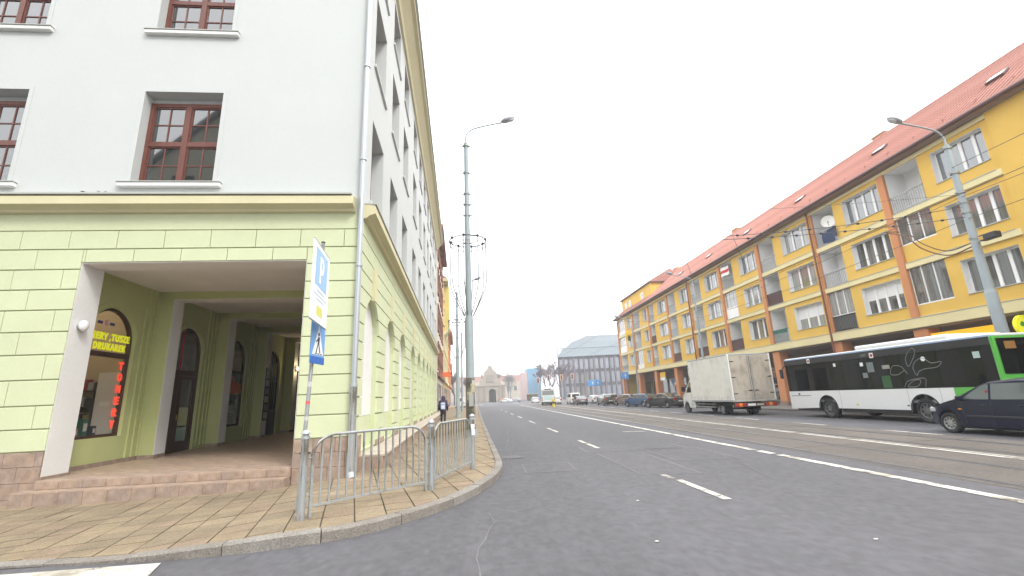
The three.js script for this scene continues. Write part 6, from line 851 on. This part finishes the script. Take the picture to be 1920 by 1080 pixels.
{
  const t = thing('department_store', 'large dark gridded store building with a blue glass mansard roof beyond the yellow block', 'building', [33.0, 0, -186], -0.16), Lx = 46, n = 22, bay = Lx / n;
  const wallM = mat(0.06, 0.052, 0.068, { map: T.plaster }), gl = glass(0.2, 0.21, 0.27), roofG = mat(0.15, 0.195, 0.215, { roughness: 0.5 }), lightM = mat(0.2, 0.2, 0.225);
  const hs = []; for (let i = 0; i < n; i++) for (const [a, b] of [[1, 5], [6.2, 10.6], [11.8, 16]]) hs.push(rect(i * bay + 0.4, a, (i + 1) * bay - 0.4, b));
  part(t, 'facade', ext(rect(0, 0, Lx, 17), 0.8, hs).translate(0, 0, -0.8), wallM); part(t, 'mass', bx(0, Lx, 0, 17, -30, -2.2), wallM);
  hs.forEach((h, i) => { const [x0, y0] = h[0], [x1, y1] = h[2], o = sub(t, 'window'); part(o, 'pane', bx(x0, x1, y0, y1, -0.55, -0.5), i % 4 ? gl : M.paneSky); part(o, 'mullion', bx((x0 + x1) / 2 - 0.08, (x0 + x1) / 2 + 0.08, y0, y1, -0.5, -0.35), lightM); part(o, 'spandrel', bx(x0, x1, y0 - 0.15, y0 + 0.25, -0.5, -0.3), lightM); });
  for (let i = 0; i <= n; i++) part(t, 'pier', rb(i * bay - 0.22, i * bay + 0.22, 0, 17.3, 0, 0.35, 0.03), i % 2 ? mat(0.16, 0.12, 0.15) : wallM);
  part(t, 'cornice', rb(-0.5, Lx + 0.5, 17, 17.6, -1, 0.8, 0.05), mat(0.25, 0.29, 0.32));
  for (const [y0, y1, z0, z1] of [[17.6, 20.6, 0, -1.6], [20.9, 23.6, -2.4, -4.4], [23.6, 26.2, -4.6, -9]]) { const x0 = -z0 * 1.4, x1 = -z1 * 1.4; const g = new THREE.BufferGeometry(); g.setAttribute('position', new THREE.Float32BufferAttribute([x0, y0, z0, Lx, y0, z0, Lx, y1, z1, x0, y0, z0, Lx, y1, z1, x1, y1, z1], 3)); g.computeVertexNormals(); part(t, 'glass_roof', muv(g), roofG); const bars = []; for (let i = 0; i <= n * 2; i++) { const k = i / (n * 2); bars.push(rod(V(lerp(x0, Lx, k), y0, z0 + 0.05), V(lerp(x1, Lx, k), y1, z1 + 0.05), 0.11, 5)); } part(t, 'glazing_bars', merge(bars), lightM); }
  part(t, 'roof_edge', rb(1, Lx, 20.55, 20.95, -2.6, -1.4, 0.05), mat(0.25, 0.29, 0.32)); part(t, 'roof_top', bx(12, Lx, 26.2, 26.6, -25, -9), mat(0.3, 0.33, 0.35)); part(t, 'plant_room', rb(19, 20.6, 26.4, 28.4, -12, -10, 0.1), M.pvc); part(t, 'left_flank', ext([[0, 17.6], [-6.5, 20.6], [-12, 26.2], [-30, 26.2], [-30, 17.6]].map(([a, b]) => [-a, b]), 0.3).rotateY(Math.PI / 2).translate(0, 0, 0), roofG);
}
{
  const t = thing('blue_block', 'blue clad building in the haze left of the glass roofed store', 'building', [23.0, 0, -215]); part(t, 'tower', rb(0, 6.2, 0, 14.8, -14, 0, 0.1), mat(0.16, 0.33, 0.48)); for (let k = 0; k < 4; k++) part(t, 'cladding_joint', bx(0.05, 6.15, 3 + k * 3, 3.12 + k * 3, 0, 0.05), mat(0.2, 0.4, 0.55)); part(t, 'pale_flank', rb(-2.8, 0, 0, 13, -14, -0.4, 0.1), mat(0.5, 0.36, 0.34)); part(t, 'roof_pole', cyl(0.2, 0.1, 5.6, 14.8, 16.6, -1, 8), M.pole);
  const d = thing('distant_block', 'faint grey building row in the haze behind the old gate', 'building', [-20, 0, -300]); part(d, 'wall', rb(0, 56, 0, 12, -20, 0, 0.2), plast(0.44, 0.37, 0.29)); part(d, 'roof', ext([[0, 12], [56, 12], [54, 16], [2, 16]], 18).translate(0, 0, -19), M.tile); for (let k = 0; k < 12; k++) part(d, 'window', bx(2 + k * 4.5, 4 + k * 4.5, 6, 9, -0.05, 0.03), M.paneDark);
  const c = thing('church_spire', 'slender church tower faint in the haze right of the old gate', 'tower', [24, 0, -380]); part(c, 'tower', rb(-2.5, 2.5, 0, 14, -2.5, 2.5, 0.1), mat(0.3, 0.26, 0.26)); part(c, 'spire', new THREE.ConeGeometry(3.0, 10, 8).translate(0, 19, 0), mat(0.2, 0.24, 0.24));
}
// ---------------------------------------------------------------- bare winter trees
function bareTree(label, pos, H, spread, seedN, thick, tone, rmin = 0.022) {
  seed = seedN; const t = thing('bare_tree', label, 'tree', pos, rr(0, 6), 'bare trees far down the street'); const trunk = [], crown = [];
  const grow = (p, d, len, r, lv) => {
    r = Math.max(r, rmin); const q = p.clone().addScaledVector(d, len), list = lv < 2 ? trunk : crown; list.push(rod(p, q, r, lv < 2 ? 8 : lv < 4 ? 5 : 3, r * 0.72));
    if (lv >= 6) return; const n = lv === 0 ? 4 : lv < 4 ? 3 : 2 + (rnd() < 0.5 ? 1 : 0);
    for (let i = 0; i < n; i++) { const a = rnd() * Math.PI * 2, s = spread * rr(0.5, 1.15), v = d.clone().addScaledVector(V(Math.cos(a), 0.25, Math.sin(a)), s).normalize(); grow(q.clone().addScaledVector(d, -len * rr(0, 0.25)), v, len * rr(0.62, 0.82), r * rr(0.5, 0.64), lv + 1); }
  };
  grow(V(0, -0.1, 0), V(rr(-0.05, 0.05), 1, rr(-0.05, 0.05)).normalize(), H * 0.3, thick, 0);
  part(t, 'trunk', merge(trunk), tone); part(t, 'crown', merge(crown), tone); return t;
}
const bark = mat(0.10, 0.085, 0.085, { map: T.dirty }), bark2 = mat(0.13, 0.12, 0.115);
const brown = mat(0.15, 0.11, 0.125);
bareTree('broad bare brown tree in front of the left end of the glass roofed store', [26.5, 0, -166], 17, 0.66, 11, 0.32, brown, 0.05); bareTree('bare brown tree between the blue block and the glass roofed store', [23.6, 0, -160], 13, 0.68, 19, 0.3, brown, 0.05); bareTree('slim bare tree right at the left corner of the glass roofed store', [29.5, 0, -164], 14, 0.6, 29, 0.28, brown, 0.05);
bareTree('tall bare tree just right of the old gate', [13.5, 0, -215], 13, 0.5, 23, 0.2, bark2); bareTree('bare tree behind the old gate', [9, 0, -225], 17, 0.4, 37, 0.22, bark2);
bareTree('bare tree left of the old gate behind the tram poles', [-7.5, 0, -140], 11, 0.6, 41, 0.28, bark); bareTree('bare tree at the end of the left pavement', [-11, 0, -150], 12, 0.6, 53, 0.28, bark); bareTree('low bare tree between the gate and the left facades', [-4.2, 0, -158], 9.5, 0.65, 61, 0.24, bark); bareTree('far bare tree in the haze between gate and blue block', [17, 0, -250], 15, 0.5, 71, 0.3, bark2);
// ---------------------------------------------------------------- house behind the camera that the upper windows mirror
{
  const t = thing('opposite_house', 'beige gabled house across the side street, mirrored in the upper windows', 'building', [-15, 0, 9]); const wl = plast(0.40, 0.365, 0.28), G = [[-8, -0.2], [8, -0.2], [8, 17], [0, 25], [-8, 17]];
  const hs = []; for (let f = 0; f < 4; f++) for (let k = 0; k < 4; k++) hs.push(rect(-5.4 + k * 3.1, 4.6 + f * 3.6, -3.9 + k * 3.1, 6.7 + f * 3.6));
  part(t, 'gable_wall', ext(G, 0.5, hs), wl); part(t, 'mass', ext(G, 14).translate(0, 0, 0.9), wl);
  part(t, 'roof', ext([[-8.7, 16.4], [-8.5, 16.9], [0, 25.5], [8.5, 16.9], [8.7, 16.4], [0, 25]], 15.4).translate(0, 0, -0.3), mat(0.13, 0.11, 0.10)); for (const h of hs) { const [x0, y0] = h[0], [x1, y1] = h[2]; part(t, 'window', bx(x0, x1, y0, y1, 0.3, 0.34), M.paneDark); }
}

// ---------------------------------------------------------------- the walker with the rucksack, seen from behind
{
  const px = -2.37, pz = -30.4, t = thing('person', 'person in a dark purple hooded coat and dark trousers walking away along the pavement', 'person', [px, hp(px, pz) + 0.004, pz], 0.06);
  // bones: [a, b, ra, rb]; front is -z, mid stride
  const J = { hip: V(0, 0.92, 0), chest: V(0, 1.28, -0.02), neck: V(0, 1.45, -0.03), head: V(0, 1.59, -0.05), crown: V(0, 1.66, -0.04), lh: V(-0.1, 0.9, 0), rh: V(0.1, 0.9, 0), lk: V(-0.11, 0.5, -0.12), rk: V(0.1, 0.49, 0.02), la: V(-0.11, 0.1, -0.06), ra: V(0.1, 0.11, 0.22), lt: V(-0.12, 0.04, -0.22), rt: V(0.11, 0.04, 0.08), ls: V(-0.19, 1.38, -0.02), rs: V(0.19, 1.38, -0.02), le: V(-0.27, 1.1, 0.05), re: V(0.27, 1.1, 0.03), lw: V(-0.28, 0.86, -0.05), rw: V(0.28, 0.86, -0.06), lf: V(-0.28, 0.76, -0.08), rf: V(0.28, 0.76, -0.09) };
  const field = (bones, k = 0.04) => (p) => { let d = 1e3; for (const [a, b, r0, r1] of bones) { const A = J[a] ?? a, B = J[b] ?? b, ab = B.clone().sub(A), h = Math.min(1, Math.max(0, p.clone().sub(A).dot(ab) / Math.max(1e-6, ab.lengthSq()))), e = p.distanceTo(A.clone().addScaledVector(ab, h)) - lerp(r0, r1, h), m = Math.max(0, k - Math.abs(d - e)) / k; d = Math.min(d, e) - m * m * k * 0.25; } return d; };
  const mesh = (f, c, half, res) => { // march the field in a cube round c
    const mc = new MarchingCubes(res, new THREE.MeshBasicMaterial(), false, false, 60000); mc.isolation = 0; const n = res;
    for (let z = 0; z < n; z++) for (let y = 0; y < n; y++) for (let x = 0; x < n; x++) mc.field[x + y * n + z * n * n] = -f(V(c.x + (x - n / 2) / (n / 2) * half, c.y + (y - n / 2) / (n / 2) * half, c.z + (z - n / 2) / (n / 2) * half));
    mc.update(); const cnt = mc.count, pos = mc.positionArray.slice(0, cnt * 3), g = new THREE.BufferGeometry(); for (let i = 0; i < cnt; i++) { pos[i * 3] = c.x + pos[i * 3] * half; pos[i * 3 + 1] = c.y + pos[i * 3 + 1] * half; pos[i * 3 + 2] = c.z + pos[i * 3 + 2] * half; }
    g.setAttribute('position', new THREE.BufferAttribute(pos, 3)); const q = mergeVertices(g, 1e-4); q.computeVertexNormals(); q.setAttribute('uv', new THREE.Float32BufferAttribute(new Float32Array(q.attributes.position.count * 2), 2)); return q.toNonIndexed(); };
  const body = [['hip', 'chest', 0.13, 0.15], ['chest', 'neck', 0.13, 0.06], ['neck', 'head', 0.055, 0.085], ['head', 'crown', 0.09, 0.085], ['lh', 'lk', 0.085, 0.06], ['lk', 'la', 0.055, 0.04], ['la', 'lt', 0.045, 0.04], ['rh', 'rk', 0.085, 0.06], ['rk', 'ra', 0.055, 0.04], ['ra', 'rt', 0.045, 0.04], ['ls', 'le', 0.055, 0.045], ['le', 'lw', 0.042, 0.03], ['rs', 're', 0.055, 0.045], ['re', 'rw', 0.042, 0.03], ['ls', 'rs', 0.06, 0.06]];
  const hand = (w, f, s) => { const l = [[w, f, 0.028, 0.03]]; for (let i = 0; i < 4; i++) { const b = V(J[f].x, J[f].y - 0.01, J[f].z + (i - 1.5) * 0.02); l.push([b, V(b.x - s * 0.006, b.y - 0.05, b.z - 0.005), 0.009, 0.0085], [V(b.x - s * 0.006, b.y - 0.05, b.z - 0.005), V(b.x - s * 0.025, b.y - 0.08 + Math.abs(i - 1.5) * 0.008, b.z - 0.005), 0.0085, 0.0075]); } l.push([V(J[f].x, J[f].y + 0.035, J[f].z - 0.03), V(J[f].x - s * 0.02, J[f].y - 0.02, J[f].z - 0.055), 0.011, 0.009]); return l; };
  const skin = mat(0.5, 0.32, 0.25, { roughness: 0.6 }), coat = mat(0.07, 0.055, 0.14, { map: T.dirty, roughness: 0.85 }), jeans = mat(0.045, 0.055, 0.085, { map: T.dirty, roughness: 0.9 }), shoe = mat(0.03, 0.028, 0.03);
  part(t, 'body', merge([mesh(field(body), V(0, 0.86, 0), 0.98, 88), mesh(field(hand('lw', 'lf', -1), 0.006), V(-0.28, 0.77, -0.06), 0.13, 44), mesh(field(hand('rw', 'rf', 1), 0.006), V(0.28, 0.77, -0.07), 0.13, 44)]), skin);
  part(t, 'coat', mesh(field([[V(0, 0.82, 0.01), 'chest', 0.2, 0.19], ['chest', 'neck', 0.18, 0.1], ['ls', 'rs', 0.09, 0.09], ['ls', 'le', 0.085, 0.07], ['le', 'lw', 0.068, 0.05], ['rs', 're', 0.085, 0.07], ['re', 'rw', 0.068, 0.05]], 0.05), V(0, 1.1, 0), 0.55, 64), coat);
  part(t, 'hood', mesh(field([[V(0, 1.47, 0.02), V(0, 1.6, -0.01), 0.1, 0.125], [V(0, 1.6, -0.01), V(0, 1.66, -0.01), 0.125, 0.11]], 0.05), V(0, 1.58, 0), 0.26, 40), coat);
  part(t, 'trousers', mesh(field([['lh', 'lk', 0.11, 0.078], ['lk', 'la', 0.075, 0.062], ['rh', 'rk', 0.11, 0.078], ['rk', 'ra', 0.075, 0.062], ['lh', 'rh', 0.11, 0.11]], 0.05), V(0, 0.52, 0.03), 0.56, 64), jeans);
  for (const [a, b] of [['la', 'lt'], ['ra', 'rt']]) part(t, 'shoe', mesh(field([[J[a].clone().add(V(0, -0.035, 0.05)), J[b], 0.052, 0.045], [J[a], J[a].clone().add(V(0, -0.05, 0)), 0.055, 0.055]], 0.03), J[a].clone().lerp(J[b], 0.5), 0.26, 32), shoe);
  const r = thing('rucksack', 'pale blue and white rucksack on the back of the walking person', 'rucksack', [px, hp(px, pz) + 1.02, pz + 0.25], 0.06);
  part(r, 'bag', rb(-0.15, 0.15, -0.14, 0.3, -0.09, 0.09, 0.075, 4), mat(0.28, 0.36, 0.56)); part(r, 'front_pocket', rb(-0.11, 0.11, -0.1, 0.13, 0.07, 0.125, 0.03, 3), mat(0.55, 0.62, 0.72)); part(r, 'top_flap', rb(-0.145, 0.145, 0.17, 0.31, -0.07, 0.1, 0.06, 3), mat(0.45, 0.5, 0.6)); part(r, 'grab_loop', new THREE.TorusGeometry(0.035, 0.008, 6, 14, Math.PI).translate(0, 0.3, -0.05), M.dark);
  for (const s of [-1, 1]) part(r, 'shoulder_strap', tube([V(s * 0.09, 0.27, -0.07), V(s * 0.1, 0.4, -0.16), V(s * 0.11, 0.43, -0.27), V(s * 0.12, 0.3, -0.42)], 0.016, 16, 6), M.dark);
}

shade(scene);
renderer.render(scene, camera);
